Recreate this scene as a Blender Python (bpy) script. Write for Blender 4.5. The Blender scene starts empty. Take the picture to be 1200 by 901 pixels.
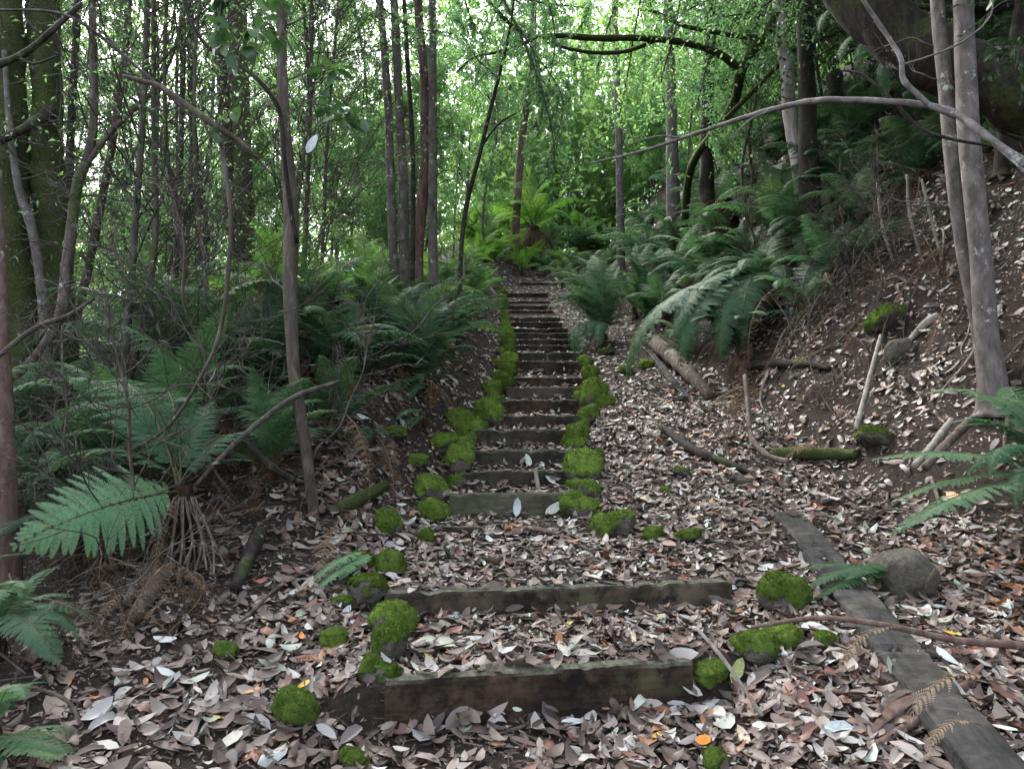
import bpy, math, random
import numpy as np
from mathutils import Matrix, Vector

R = np.random.default_rng(11)
random.seed(5)
sc = bpy.context.scene
COL = sc.collection
rad = math.radians

# ------------------------------------------------------------------ camera
F = 870.0                       # focal length in pixels of a 1200 px wide frame
CAMZ = 1.5
PITCH = math.atan(69.5 / F)
cam_d = bpy.data.cameras.new('camera')
cam = bpy.data.objects.new('camera', cam_d)
COL.objects.link(cam)
cam.location = (0, 0, CAMZ)
cam.rotation_euler = (rad(90) + PITCH, 0, 0)
cam_d.sensor_width = 36
cam_d.lens = F / 1200 * 36
cam_d.clip_start = 0.05
cam_d.clip_end = 2000
sc.camera = cam


def P(px, py, d):
    """the point at depth d (metres ahead) seen at photo position px, py"""
    u = (px - 600) / F
    v = (450.5 - py) / F
    y = math.cos(PITCH) - v * math.sin(PITCH)
    z = math.sin(PITCH) + v * math.cos(PITCH)
    return np.array([u / y * d, d, CAMZ + z / y * d])


# ------------------------------------------------------------------ noise
def _h(ix, iy, iz, seed):
    n = (ix * 374761393 + iy * 668265263 + iz * 2147483647 + seed * 974711) & 0xFFFFFFFF
    n = ((n ^ (n >> 13)) * 1274126177) & 0xFFFFFFFF
    n = ((n ^ (n >> 16)) * 2246822519) & 0xFFFFFFFF
    return ((n ^ (n >> 15)) & 0xFFFFFF) / float(0xFFFFFF)


def vnoise(x, y, z=0.0, seed=0):
    x, y, z = np.broadcast_arrays(np.asarray(x, float), np.asarray(y, float), np.asarray(z, float))
    ix = np.floor(x).astype(np.int64); iy = np.floor(y).astype(np.int64); iz = np.floor(z).astype(np.int64)
    fx = x - ix; fy = y - iy; fz = z - iz
    fx = fx * fx * (3 - 2 * fx); fy = fy * fy * (3 - 2 * fy); fz = fz * fz * (3 - 2 * fz)
    r = 0
    for a in (0, 1):
        for b in (0, 1):
            for c in (0, 1):
                w = (fx if a else 1 - fx) * (fy if b else 1 - fy) * (fz if c else 1 - fz)
                r = r + w * _h(ix + a, iy + b, iz + c, seed)
    return r * 2 - 1


def fbm(x, y, z=0.0, seed=0, oct=4):
    r = 0; a = 1.0; t = 0
    for i in range(oct):
        r = r + a * vnoise(np.asarray(x) * 2 ** i, np.asarray(y) * 2 ** i, np.asarray(z) * 2 ** i, seed + i)
        t += a; a *= 0.5
    return r / t


def sstep(a, b, x):
    t = np.clip((x - a) / (b - a), 0, 1)
    return t * t * (3 - 2 * t)


# ------------------------------------------------------------------ steps (photo measurements)
# xl, ytop_l, xr, ytop_r, ybot, depth_l, depth_r
STEPS = [
    (452, 797, 812, 773, 855, 3.00, 3.30),
    (450, 695, 858, 680, 725, 4.00, 4.33),
    (510, 617, 566, 617, 636, 5.35, 5.37),
    (531, 578, 660, 577, 605, 6.10, 6.12),
    (547, 552, 662, 550, 568, 6.70, 6.70),
    (553, 527, 674, 526, 543, 7.15, 7.15),
    (565, 503, 669, 503, 520, 7.65, 7.65),
    (578, 487, 676, 486, 502, 8.20, 8.20),
    (591, 468, 681, 468, 485, 8.80, 8.80),
    (599, 453, 682, 453, 467, 9.40, 9.40),
    (604, 442, 686, 442, 453, 10.0, 10.0),
    (606, 423, 677, 423, 436, 10.9, 10.9),
    (605, 412.5, 673, 412.5, 423, 11.5, 11.5),
    (606, 404.5, 671, 404, 412, 12.1, 12.1),
    (606, 397.5, 669, 397.5, 405, 12.7, 12.7),
    (606, 390, 666, 390, 396.5, 13.3, 13.3),
    (604, 384.5, 662, 384.5, 390, 13.9, 13.9),
    (600, 377, 655, 377, 384, 14.5, 14.5),
    (602, 371.5, 653, 371.5, 377, 15.2, 15.2),
    (599, 363.5, 645, 363.5, 370, 16.1, 16.1),
    (598, 358, 643, 358, 362.5, 16.8, 16.8),
    (597, 352.5, 641, 352.5, 357, 17.5, 17.5),
    (597, 343, 639, 343, 349, 18.6, 18.6),
    (612, 331, 650, 331, 334, 21.0, 21.0),
]
_st = []
for (xl, yl, xr, yr, yb, dl, dr) in STEPS:
    a = P(xl, yl, dl); b = P(xr, yr, dr)
    zt = (a[2] + b[2]) / 2
    zb = zt - (P(xl, yl, dl)[2] - P(xl, yb, dl)[2]) if True else 0
    _st.append(dict(a=a, b=b, y=(a[1] + b[1]) / 2, x=(a[0] + b[0]) / 2, zt=zt, zb=zb,
                    yaw=(b[1] - a[1]) / (b[0] - a[0]), hw=(b[0] - a[0]) / 2))
S3X = _st[3]['x']
_st[2]['xmid'] = S3X
ys_c = [-50, 2] + [s['y'] for i, s in enumerate(_st) if i != 2] + [27, 40, 300]
xs_c = [0.1, 0.12] + [s['x'] for i, s in enumerate(_st) if i != 2] + [0.9, 0.8, 0.8]
hw_c = [0.8, 0.75] + [s['hw'] for i, s in enumerate(_st) if i != 2] + [0.4, 0.4, 0.4]
yw_c = [0.2, 0.22] + [s['yaw'] for i, s in enumerate(_st) if i != 2] + [0, 0, 0]
xc = lambda y: np.interp(y, ys_c, xs_c)
hwf = lambda y: np.interp(y, ys_c, hw_c)
ywf = lambda y: np.interp(y, ys_c, yw_c)
_py = [-300, -30, 0, 2.0]
_pz = [CAMZ - 5.5, CAMZ - 4.5, CAMZ - 1.5, CAMZ - 1.29]
_sy = list(_py); _sz = list(_pz)
for i, s in enumerate(_st):
    if i == 2:
        _py += [5.15, 5.6]; _pz += [s['zb'] - .01, s['zt'] - .01]
    else:
        dn = .03 if i > 2 else .012
        _py += [s['y'] + .02, s['y'] + .075]; _pz += [s['zb'] - dn, s['zt'] - dn]
    _sy.append(s['y']); _sz.append((s['zt'] + s['zb']) / 2)
_fy = [24, 27, 32, 60, 300]; _fz = [CAMZ + 5.7, CAMZ + 7.1, CAMZ + 7.8, CAMZ + 5, CAMZ - 10]
_py += _fy; _pz += _fz; _sy += _fy; _sz += _fz


def ground(x, y):
    x = np.asarray(x, float); y = np.asarray(y, float)
    c = xc(y); hw = hwf(y); s = x - c
    yy = y - ywf(y) * s
    zp = np.interp(yy, _py, _pz)
    zs = np.interp(yy * 0.5 + y * 0.5, _sy, _sz)
    w = sstep(hw + .02, hw + .30, np.abs(s))
    sr = np.maximum(s - hw - .1, 0)
    f = np.interp(y, [0, 4, 6.5, 9, 12, 20, 30], [2.6, 2.3, 2.4, 1.75, 1.3, 1.3, 2.5])
    g = .07 * np.minimum(sr, f) + 1.15 * np.clip(sr - f, 0, 2.6) + .65 * np.clip(sr - f - 2.6, 0, 6) + .2 * np.clip(sr - f - 8.2, 0, 30)
    sl = np.maximum(-s - hw - .1, 0)
    hump = .06 + .62 * np.exp(-((y - 7.0) / 1.9) ** 2) + .45 * sstep(7, 10, y)
    g = g + hump * sstep(0, .9, sl) - .3 * np.clip(sl - 2.0, 0, 22) - .1 * np.clip(sl - 24, 0, 60)
    off = np.clip(np.abs(s) - hw, 0, 1.2) / 1.2
    n = .018 * fbm(x * 3.1, y * 3.1, 0, 3, 3) + off * (.05 * fbm(x * 1.3, y * 1.3, 0, 9, 3) + .16 * sstep(1, 3.5, np.abs(s)) * fbm(x * .45, y * .45, 0, 14, 3)) \
        + off * .03 * fbm(x * 6, y * 6, 0, 21, 2)
    return zp * (1 - w) + zs * w + g + n


_dm = np.concatenate([np.arange(2.0, 14, .015), np.arange(14, 60, .06)])


def hit(px, py):
    """where the view through px, py meets the ground"""
    r = P(px, py, 1.0)
    X = r[0] * _dm; Z = CAMZ + (r[2] - CAMZ) * _dm
    G = ground(X, _dm)
    k = np.nonzero(G >= Z)[0]
    i = k[0] if len(k) else len(_dm) - 1
    d = _dm[i]
    return np.array([X[i], d, float(G[i])])


def on_ground(x, y, dz=0.0):
    return np.array([x, y, float(ground(x, y)) + dz])


def gnormal(x, y, e=.06):
    gx = (ground(x + e, y) - ground(x - e, y)) / (2 * e)
    gy = (ground(x, y + e) - ground(x, y - e)) / (2 * e)
    n = np.stack([-gx, -gy, np.ones_like(gx)], -1)
    return n / np.linalg.norm(n, axis=-1, keepdims=True)


# ------------------------------------------------------------------ mesh building
class MB:
    def __init__(s):
        s.V = []; s.F = []; s.n = 0

    def add(s, V, Fq, m=0):
        V = np.asarray(V, float).reshape(-1, 3)
        Fq = np.asarray(Fq, np.int64)
        if len(Fq):
            s.F.append((Fq + s.n, m))
        s.V.append(V); s.n += len(V)

    def mesh(s, name, mats, smooth=True, off=None):
        me = bpy.data.meshes.new(name)
        V = np.concatenate(s.V)
        if off is not None:
            V = V - np.asarray(off)
        me.vertices.add(len(V)); me.vertices.foreach_set('co', V.astype(np.float32).ravel())
        loops = np.concatenate([f.ravel() for f, m in s.F])
        tot = np.concatenate([np.full(len(f), f.shape[1]) for f, m in s.F])
        mi = np.concatenate([np.full(len(f), m) for f, m in s.F])
        start = np.concatenate([[0], np.cumsum(tot)[:-1]])
        me.loops.add(len(loops)); me.loops.foreach_set('vertex_index', loops.astype(np.int32))
        me.polygons.add(len(tot)); me.polygons.foreach_set('loop_start', start.astype(np.int32))
        me.polygons.foreach_set('material_index', mi.astype(np.int32))
        me.polygons.foreach_set('use_smooth', np.full(len(tot), smooth))
        for m in (mats if isinstance(mats, (list, tuple)) else [mats]):
            me.materials.append(m)
        me.update(calc_edges=True)
        return me


def link(name, me, parent=None, loc=(0, 0, 0)):
    o = bpy.data.objects.new(name, me)
    COL.objects.link(o)
    o.location = tuple(float(v) for v in loc)
    if parent is not None:
        o.parent = parent
    return o


def tag(o, label=None, cat=None, group=None, kind=None):
    if label: o['label'] = label
    if cat: o['category'] = cat
    if group: o['group'] = group
    if kind: o['kind'] = kind
    return o


def thing(name, label, cat, loc, group=None, rz=0):
    o = link(name, None, None, loc)
    o.empty_display_size = .1
    o.rotation_euler = (0, 0, rz)
    return tag(o, label, cat, group)


def spline(pts, n):
    """Catmull-Rom through pts (any number of columns)"""
    p = np.asarray(pts, float)
    if len(p) == 2:
        t = np.linspace(0, 1, n)[:, None]
        return p[0] * (1 - t) + p[1] * t
    q = np.vstack([2 * p[0] - p[1], p, 2 * p[-1] - p[-2]])
    u = np.linspace(0, len(p) - 1 - 1e-9, n)
    i = u.astype(int); t = (u - i)[:, None]
    a, b, c, d = q[i], q[i + 1], q[i + 2], q[i + 3]
    return .5 * ((2 * b) + (-a + c) * t + (2 * a - 5 * b + 4 * c - d) * t ** 2 + (-a + 3 * b - 3 * c + d) * t ** 3)


def tube(mb, pts, r, sides=8, m=0, rough=0.0, seed=0, freq=4.0, cap=True):
    p = np.asarray(pts, float); n = len(p)
    r = np.broadcast_to(np.asarray(r, float), (n,))
    T = np.gradient(p, axis=0)
    T /= np.linalg.norm(T, axis=1, keepdims=True) + 1e-12
    ref = np.array([0.0, 0, 1]) if abs(T[0][2]) < .9 else np.array([1.0, 0, 0])
    U = np.zeros((n, 3))
    u = np.cross(T[0], ref); u /= np.linalg.norm(u)
    for i in range(n):
        u = u - T[i] * np.dot(u, T[i]); u /= np.linalg.norm(u) + 1e-12
        U[i] = u
    W = np.cross(T, U)
    a = np.linspace(0, 2 * math.pi, sides, endpoint=False)
    rr = r[:, None] * np.ones(sides)
    D = U[:, None] * np.cos(a)[None, :, None] + W[:, None] * np.sin(a)[None, :, None]
    if rough:
        q = p[:, None] + D * r[:, None, None]
        rr = rr * (1 + rough * fbm(q[..., 0] * freq, q[..., 1] * freq, q[..., 2] * freq * .45, seed, 3) * 1.6)
    V = p[:, None] + D * rr[..., None]
    i = np.arange(n - 1)[:, None] * sides; j = np.arange(sides)[None]
    k = (j + 1) % sides
    Fq = np.stack([i + j, i + k, i + sides + k, i + sides + j], -1).reshape(-1, 4)
    mb.add(V, Fq, m)
    if cap:
        base = mb.n - n * sides
        for ring, sgn in ((0, -1), (n - 1, 1)):
            c = p[ring]
            mb.V.append(c[None]); ci = mb.n; mb.n += 1
            jj = np.arange(sides); kk = (jj + 1) % sides
            ids = base + ring * sides
            f = np.stack([ids + jj, ids + kk, np.full(sides, ci)], -1)
            mb.F.append((f if sgn > 0 else f[:, ::-1], m))


def unit(v):
    v = np.asarray(v, float)
    return v / (np.linalg.norm(v, axis=-1, keepdims=True) + 1e-12)


def kites(mb, p, d, nrm, l, w, m=0, fold=.25, droop=.15):
    """small folded leaves: four corners, two faces each"""
    p = np.asarray(p); d = unit(d); s = unit(np.cross(nrm, d)); n2 = np.cross(d, s)
    l = np.broadcast_to(l, (len(p),))[:, None]; w = np.broadcast_to(w, (len(p),))[:, None]
    V = np.stack([p, p + d * l * .45 + s * w * .5 + n2 * w * fold, p + d * l - n2 * l * droop,
                  p + d * l * .45 - s * w * .5 + n2 * w * fold], 1)
    i = np.arange(len(p))[:, None] * 4
    Fq = np.concatenate([i + np.array([[0, 2, 1]]), i + np.array([[0, 3, 2]])])
    mb.add(V, Fq, m)


def leaves(mb, p, d, nrm, l, w, curl, cross, m=0, tw=0.0):
    """curled fallen leaves: 5 rows x 3, curl along and across"""
    p = np.asarray(p); N = len(p)
    d = unit(d - nrm * np.sum(d * nrm, -1, keepdims=True)); s = np.cross(nrm, d)
    l = np.broadcast_to(l, (N,)); w = np.broadcast_to(w, (N,)); curl = np.broadcast_to(curl, (N,)); cross = np.broadcast_to(cross, (N,))
    t = np.array([0, .16, .46, .8, 1.0]); wp = np.array([.08, .72, 1.0, .74, .06])
    rows = []
    for ti, wi in zip(t, wp):
        a = (ti - .5)
        c = p + d * (l * a * (1 - .25 * np.abs(curl)))[:, None] + nrm * (l * curl * (a * a * 2))[:, None]
        h = (w * .5 * wi)
        twv = (tw * a * 2)
        for sg in (-1, 0, 1):
            rows.append(c + s * (sg * h * (1 - .3 * np.abs(cross)))[:, None] + nrm * ((abs(sg) * cross * h) + sg * h * twv)[:, None])
    V = np.stack(rows, 1)
    i = np.arange(N)[:, None] * 15
    fs = []
    for r_ in range(4):
        for c_ in range(2):
            b = r_ * 3 + c_
            fs.append(i + np.array([[b, b + 1, b + 4, b + 3]]))
    mb.add(V, np.concatenate(fs), m)
# ------------------------------------------------------------------ materials
class NT:
    def __init__(s, name):
        s.m = bpy.data.materials.new(name); s.m.use_nodes = True
        s.t = s.m.node_tree; s.t.nodes.clear()
        s.out = s.t.nodes.new('ShaderNodeOutputMaterial')

    def n(s, kind, **kw):
        o = s.t.nodes.new('ShaderNode' + kind)
        for k, v in kw.items():
            if hasattr(o, k): setattr(o, k, v)
            else: o.inputs[k.replace('_', ' ')].default_value = v
        return o

    def l(s, a, b): s.t.links.new(a, b)

    def coord(s, which='Object', scale=(1, 1, 1)):
        c = s.n('TexCoord'); mp = s.n('Mapping'); mp.inputs['Scale'].default_value = scale
        s.l(c.outputs[which], mp.inputs['Vector']); return mp.outputs['Vector']

    def noise(s, vec, scale, detail=4, rough=.55, dist=0.0):
        o = s.n('TexNoise'); o.inputs['Scale'].default_value = scale; o.inputs['Detail'].default_value = detail
        o.inputs['Roughness'].default_value = rough; o.inputs['Distortion'].default_value = dist
        if vec is not None: s.l(vec, o.inputs['Vector'])
        return o.outputs['Fac']

    def ramp(s, fac, stops, interp='LINEAR'):
        o = s.n('ValToRGB'); cr = o.color_ramp; cr.interpolation = interp
        while len(cr.elements) < len(stops): cr.elements.new(.5)
        for e, (p, c) in zip(cr.elements, stops):
            e.position = p; e.color = (c[0], c[1], c[2], 1) if len(c) == 3 else c
        s.l(fac, o.inputs['Fac']); return o.outputs['Color']

    def mix(s, fac, a, b, mode='MIX'):
        o = s.n('Mix', data_type='RGBA', blend_type=mode)
        if isinstance(fac, (int, float)): o.inputs[0].default_value = fac
        else: s.l(fac, o.inputs[0])
        for v, i in ((a, 6), (b, 7)):
            if isinstance(v, tuple): o.inputs[i].default_value = (*v[:3], 1)
            else: s.l(v, o.inputs[i])
        return o.outputs[2]

    def bump(s, h, strength=.5, dist=.01):
        o = s.n('Bump'); o.inputs['Strength'].default_value = strength; o.inputs['Distance'].default_value = dist
        s.l(h, o.inputs['Height']); return o.outputs['Normal']

    def bsdf(s, col, rough=.8, normal=None, spec=.3):
        o = s.n('BsdfPrincipled')
        if isinstance(col, tuple): o.inputs['Base Color'].default_value = (*col[:3], 1)
        else: s.l(col, o.inputs['Base Color'])
        if isinstance(rough, (int, float)): o.inputs['Roughness'].default_value = rough
        else: s.l(rough, o.inputs['Roughness'])
        o.inputs['Specular IOR Level'].default_value = spec
        if normal is not None: s.l(normal, o.inputs['Normal'])
        return o.outputs[0]

    def done(s, shader):
        s.l(shader, s.out.inputs['Surface']); return s.m


def leaf_mat(name, stops, trans=.4, rough=.5, spec=.35, source='island', tcol=1.6, objvar=0.0, mottled=False):
    t = NT(name)
    g = t.n('NewGeometry')
    col = t.ramp(g.outputs['Random Per Island'], stops)
    if source == 'object':
        oi = t.n('ObjectInfo'); col = t.ramp(oi.outputs['Random'], stops)
    if objvar:
        oi = t.n('ObjectInfo')
        hs = t.n('HueSaturation'); t.l(col, hs.inputs['Color'])
        mr = t.n('MapRange'); t.l(oi.outputs['Random'], mr.inputs[0]); mr.inputs[3].default_value = 1 - objvar; mr.inputs[4].default_value = 1 + objvar
        t.l(mr.outputs[0], hs.inputs['Value']); col = hs.outputs[0]
    if mottled:
        nz = t.noise(t.coord('Object'), 7, 5, .75)
        col = t.mix(t.ramp(nz, [(.42, (0, 0, 0)), (.68, (.8, .8, .8))]), col, t.mix(1.0, col, (1.45, 1.05, .85), 'MULTIPLY'))
        n2 = t.noise(t.coord('Object'), 17, 4, .7)
        col = t.mix(t.ramp(n2, [(.67, (0, 0, 0)), (.73, (.8, .8, .8))]), col, (.085, .06, .025))
    b = t.bsdf(col, rough, None, spec)
    if trans:
        tr = t.n('BsdfTranslucent')
        c2 = t.mix(1.0, col, (tcol, tcol * 1.03, tcol * .72), 'MULTIPLY')
        t.l(c2, tr.inputs['Color'])
        mx = t.n('MixShader'); mx.inputs[0].default_value = trans
        t.l(b, mx.inputs[1]); t.l(tr.outputs[0], mx.inputs[2]); b = mx.outputs[0]
    return t.done(b)


def bark_mat(name, c0, c1, c2, moss=0.0, lichen=0.0, vscale=(9, 9, 1.6), bump=.5):
    t = NT(name)
    v = t.coord('Object', vscale); v1 = t.coord('Object')
    n1 = t.noise(v, 2.2, 6, .65, .4)
    col = t.ramp(n1, [(.3, c0), (.52, c1), (.75, c2)])
    big = t.noise(v1, 2.3, 4, .6)
    if lichen:
        ln = t.mix(.5, t.noise(v1, 3.2, 3, .6), t.noise(v1, 15, 6, .75))
        m = t.ramp(ln, [(.60 - .06 * lichen, (0, 0, 0)), (.66 - .06 * lichen, (.75, .75, .75))])
        col = t.mix(m, col, (.42, .45, .42))
    h = n1
    if moss:
        mn = t.noise(v1, 60, 4, .7)
        mb_ = t.n('Math', operation='ADD'); t.l(big, mb_.inputs[0])
        sm = t.n('Math', operation='MULTIPLY'); t.l(t.noise(v1, 14, 5, .7), sm.inputs[0]); sm.inputs[1].default_value = .45
        t.l(sm.outputs[0], mb_.inputs[1])
        lo = .93 - .45 * moss
        f = t.ramp(mb_.outputs[0], [(max(0, lo - .05), (0, 0, 0)), (min(1, lo + .1), (1, 1, 1))])
        mc = t.ramp(mn, [(.3, (.016, .022, .006)), (.55, (.045, .058, .014)), (.8, (.095, .11, .03))])
        col = t.mix(f, col, mc)
        mh = t.mix(f, n1, mn); h = mh
    return t.done(t.bsdf(col, .85, t.bump(h, bump, .02), .2))


M = {}
# soil under the litter
t = NT('forest_soil')
v = t.coord('Object')
a = t.noise(v, 3.0, 6, .65); b = t.noise(v, 38, 6, .75); c = t.noise(v, 160, 3, .7)
col = t.ramp(b, [(.28, (.010, .007, .006)), (.5, (.030, .022, .017)), (.7, (.062, .047, .036))])
col = t.mix(t.ramp(a, [(.4, (0, 0, 0)), (.65, (.6, .6, .6))]), col, (.040, .026, .017))
hb = t.n('Math', operation='ADD'); t.l(b, hb.inputs[0]); t.l(c, hb.inputs[1])
M['soil'] = t.done(t.bsdf(col, .9, t.bump(hb.outputs[0], .9, .02), .2))

M['litter'] = leaf_mat('dry_leaf', [
    (0, (.030, .022, .017)), (.16, (.066, .045, .034)), (.31, (.115, .080, .060)), (.47, (.16, .12, .094)),
    (.57, (.215, .178, .150)), (.67, (.265, .235, .205)), (.745, (.33, .31, .285)), (.79, (.12, .10, .09)), (.83, (.095, .040, .030)), (.90, (.165, .068, .045)),
    (.93, (.26, .11, .04)), (.955, (.23, .25, .17)), (1, (.46, .48, .45))], trans=.06, rough=.5, spec=.45)
M['litter_dark'] = leaf_mat('rotting_leaf', [
    (0, (.026, .019, .016)), (.3, (.054, .036, .029)), (.6, (.098, .063, .049)), (.8, (.12, .088, .072)), (.93, (.20, .165, .145)), (1, (.14, .06, .035))],
    trans=.0, rough=.55, spec=.4)
M['litter_far'] = leaf_mat('far_dry_leaf', [
    (0, (.05, .03, .022)), (.3, (.12, .075, .055)), (.55, (.22, .17, .135)), (.8, (.36, .31, .265)), (1, (.45, .42, .38))], trans=0, rough=.6)
for nm, c in (('yellow', (.52, .33, .02)), ('orange', (.50, .18, .025)), ('pale', (.38, .36, .30)), ('silver', (.40, .43, .41)), ('red', (.20, .045, .028)), ('olive', (.25, .27, .08))):
    t = NT(nm + '_leaf'); v = t.coord('Object')
    col = t.ramp(t.noise(v, 60, 4), [(.3, tuple(x * .65 for x in c)), (.6, c)])
    M['leaf_' + nm] = t.done(t.bsdf(col, .5, None, .4))


def fern_mat(name, stops, trans=.38):
    return leaf_mat(name, stops, trans=trans, rough=.6, spec=.2, source='object', tcol=1.5, mottled=True)


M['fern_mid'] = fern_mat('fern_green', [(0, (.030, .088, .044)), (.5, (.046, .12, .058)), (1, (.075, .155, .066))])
M['fern_blue'] = fern_mat('fern_blue_shade_green', [(0, (.040, .10, .056)), (.5, (.058, .13, .07)), (1, (.08, .155, .078))], .3)  # bluish green for shaded ferns: sky sheen put into the colour
M['fern_lime'] = fern_mat('fern_bright_green', [(0, (.07, .19, .035)), (.5, (.10, .24, .045)), (1, (.15, .28, .06))], .45)
M['fern_pale'] = fern_mat('fern_pale_green', [(0, (.10, .22, .115)), (1, (.125, .255, .135))], .3)
M['fern_dark'] = fern_mat('fern_dark_shade_green', [(0, (.014, .044, .024)), (.5, (.023, .066, .034)), (1, (.036, .09, .042))])  # darkened copy of the fern green: undergrowth shade put into the colour
M['fern_dead'] = leaf_mat('dead_fern_brown', [(0, (.05, .030, .018)), (.5, (.10, .06, .035)), (1, (.17, .11, .065))], trans=.15, source='object', spec=.15, rough=.8)
M['fern_tan'] = leaf_mat('dead_fern_tan', [(0, (.20, .14, .085)), (1, (.28, .20, .125))], trans=.15, source='object', spec=.15, rough=.8)
t = NT('fern_stalk'); M['stalk'] = t.done(t.bsdf(t.ramp(t.noise(t.coord('Object'), 30), [(.3, (.03, .028, .012)), (.7, (.09, .085, .03))]), .6))
t = NT('dead_stalk'); M['dead_stalk'] = t.done(t.bsdf(t.ramp(t.noise(t.coord('Object'), 30), [(.3, (.045, .028, .018)), (.7, (.16, .11, .07))]), .7))
t = NT('fern_trunk_fibre')
n1 = t.noise(t.coord('Object', (30, 30, 4)), 3, 6, .7)
M['fibre'] = t.done(t.bsdf(t.ramp(n1, [(.3, (.012, .008, .005)), (.6, (.05, .028, .016)), (.8, (.12, .07, .04))]), .95, t.bump(n1, .9, .03), .1))

M['bark_brown'] = bark_mat('brown_bark', (.026, .020, .015), (.068, .053, .042), (.14, .118, .10), .3, .05)
M['bark_dark'] = bark_mat('dark_bark', (.008, .006, .005), (.022, .017, .014), (.055, .046, .038), .25, .05)
M['bark_moss'] = bark_mat('mossy_bark', (.012, .009, .006), (.038, .029, .02), (.085, .07, .05), .62, .1, bump=.9)
M['bark_grey'] = bark_mat('grey_bark', (.045, .037, .032), (.095, .08, .072), (.165, .145, .135), .1, .5, vscale=(7, 7, 3), bump=.25)
M['bark_pale'] = bark_mat('pale_gum_bark', (.16, .13, .11), (.30, .27, .24), (.46, .44, .41), .0, .3, vscale=(5, 5, 1.2), bump=.3)
M['bark_red'] = bark_mat('reddish_bark', (.045, .026, .020), (.095, .058, .046), (.16, .115, .10), .05, .35, bump=.3)
M['bark_twig'] = bark_mat('twig_bark', (.02, .016, .013), (.055, .046, .038), (.11, .098, .085), .15, .2)
M['bark_branch'] = bark_mat('pale_branch_bark', (.055, .045, .042), (.105, .092, .088), (.20, .185, .18), .1, .4, vscale=(5, 5, 5), bump=.3)
M['bark_mossbranch'] = bark_mat('moss_grown_branch', (.016, .012, .009), (.04, .032, .022), (.08, .066, .045), .85, .1, bump=.8)
M['stick'] = bark_mat('dead_stick', (.035, .024, .018), (.085, .064, .05), (.19, .16, .135), .05, .2)
M['stick_pale'] = bark_mat('bleached_stick', (.12, .10, .08), (.22, .19, .16), (.36, .33, .29), .0, .1)

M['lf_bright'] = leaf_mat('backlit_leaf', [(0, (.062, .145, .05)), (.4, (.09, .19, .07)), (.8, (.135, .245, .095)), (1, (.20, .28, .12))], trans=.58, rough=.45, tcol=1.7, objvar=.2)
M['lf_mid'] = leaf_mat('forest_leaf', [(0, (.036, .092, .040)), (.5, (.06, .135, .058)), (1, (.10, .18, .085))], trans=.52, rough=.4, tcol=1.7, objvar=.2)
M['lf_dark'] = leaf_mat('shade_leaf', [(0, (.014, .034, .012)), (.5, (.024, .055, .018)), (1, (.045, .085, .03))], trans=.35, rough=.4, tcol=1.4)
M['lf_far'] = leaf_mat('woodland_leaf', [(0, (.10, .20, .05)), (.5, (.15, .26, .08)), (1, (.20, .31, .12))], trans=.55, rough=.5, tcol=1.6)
M['lf_big'] = leaf_mat('broad_leaf', [(0, (.022, .055, .02)), (.6, (.04, .085, .03)), (1, (.06, .11, .035))], trans=.35, rough=.35, spec=.5)


def timber_mat(name, face, dark, pale, green=0.0, stain=.5, top=1.0):
    t = NT(name)
    v = t.coord('Object', (1.2, 14, 14)); v1 = t.coord('Object')
    g = t.noise(v, 2.5, 7, .7, .6)
    col = t.ramp(g, [(.28, dark), (.5, face), (.72, tuple(x * 1.7 for x in face))])
    st = t.noise(v1, 3.2, 5, .68, .3)
    col = t.mix(t.ramp(st, [(.55 - .12 * stain, (0, 0, 0)), (.75 - .1 * stain, (.75, .75, .75))]), col, pale)
    wt = t.noise(v1, 7, 5, .7)
    col = t.mix(t.ramp(wt, [(.5, (0, 0, 0)), (.64, (.85, .85, .85))]), col, dark)
    if green:
        gn = t.noise(v1, 5, 5, .7)
        col = t.mix(t.ramp(gn, [(.55 - .25 * green, (0, 0, 0)), (.8 - .2 * green, (.8, .8, .8))]), col, (.055, .065, .028))
    # worn, lichen-grey arris on top: lies on upward faces
    geo = t.n('NewGeometry'); sp = t.n('SeparateXYZ'); t.l(geo.outputs['Normal'], sp.inputs[0])
    up = t.ramp(sp.outputs['Z'], [(.45, (0, 0, 0)), (.8, (top, top, top))])
    topc = t.ramp(t.noise(v1, 24, 5, .7), [(.35, (.035, .034, .024)), (.55, (.09, .09, .062)), (.75, (.18, .175, .13))])
    col = t.mix(up, col, topc)
    return t.done(t.bsdf(col, .8, t.bump(g, .5, .008), .12))


M['timber_dark'] = timber_mat('dark_damp_timber', (.022, .0145, .010), (.006, .0045, .0038), (.10, .064, .042), .04, .62)
M['timber_mid'] = timber_mat('brown_damp_timber', (.027, .020, .015), (.008, .006, .005), (.11, .083, .058), .05, .85)
M['timber_green'] = timber_mat('greenish_weathered_timber', (.062, .058, .038), (.026, .023, .016), (.10, .095, .06), .35, .6)
M['timber_plain'] = timber_mat('plain_brown_timber', (.058, .047, .036), (.026, .02, .016), (.085, .07, .053), .1, .5)
M['timber_black'] = timber_mat('wet_black_timber', (.024, .019, .015), (.009, .007, .006), (.055, .043, .03), .3, .5)
M['plank'] = timber_mat('grey_lichened_plank', (.030, .028, .027), (.009, .0085, .009), (.095, .085, .074), .06, .75, top=.06)

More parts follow.
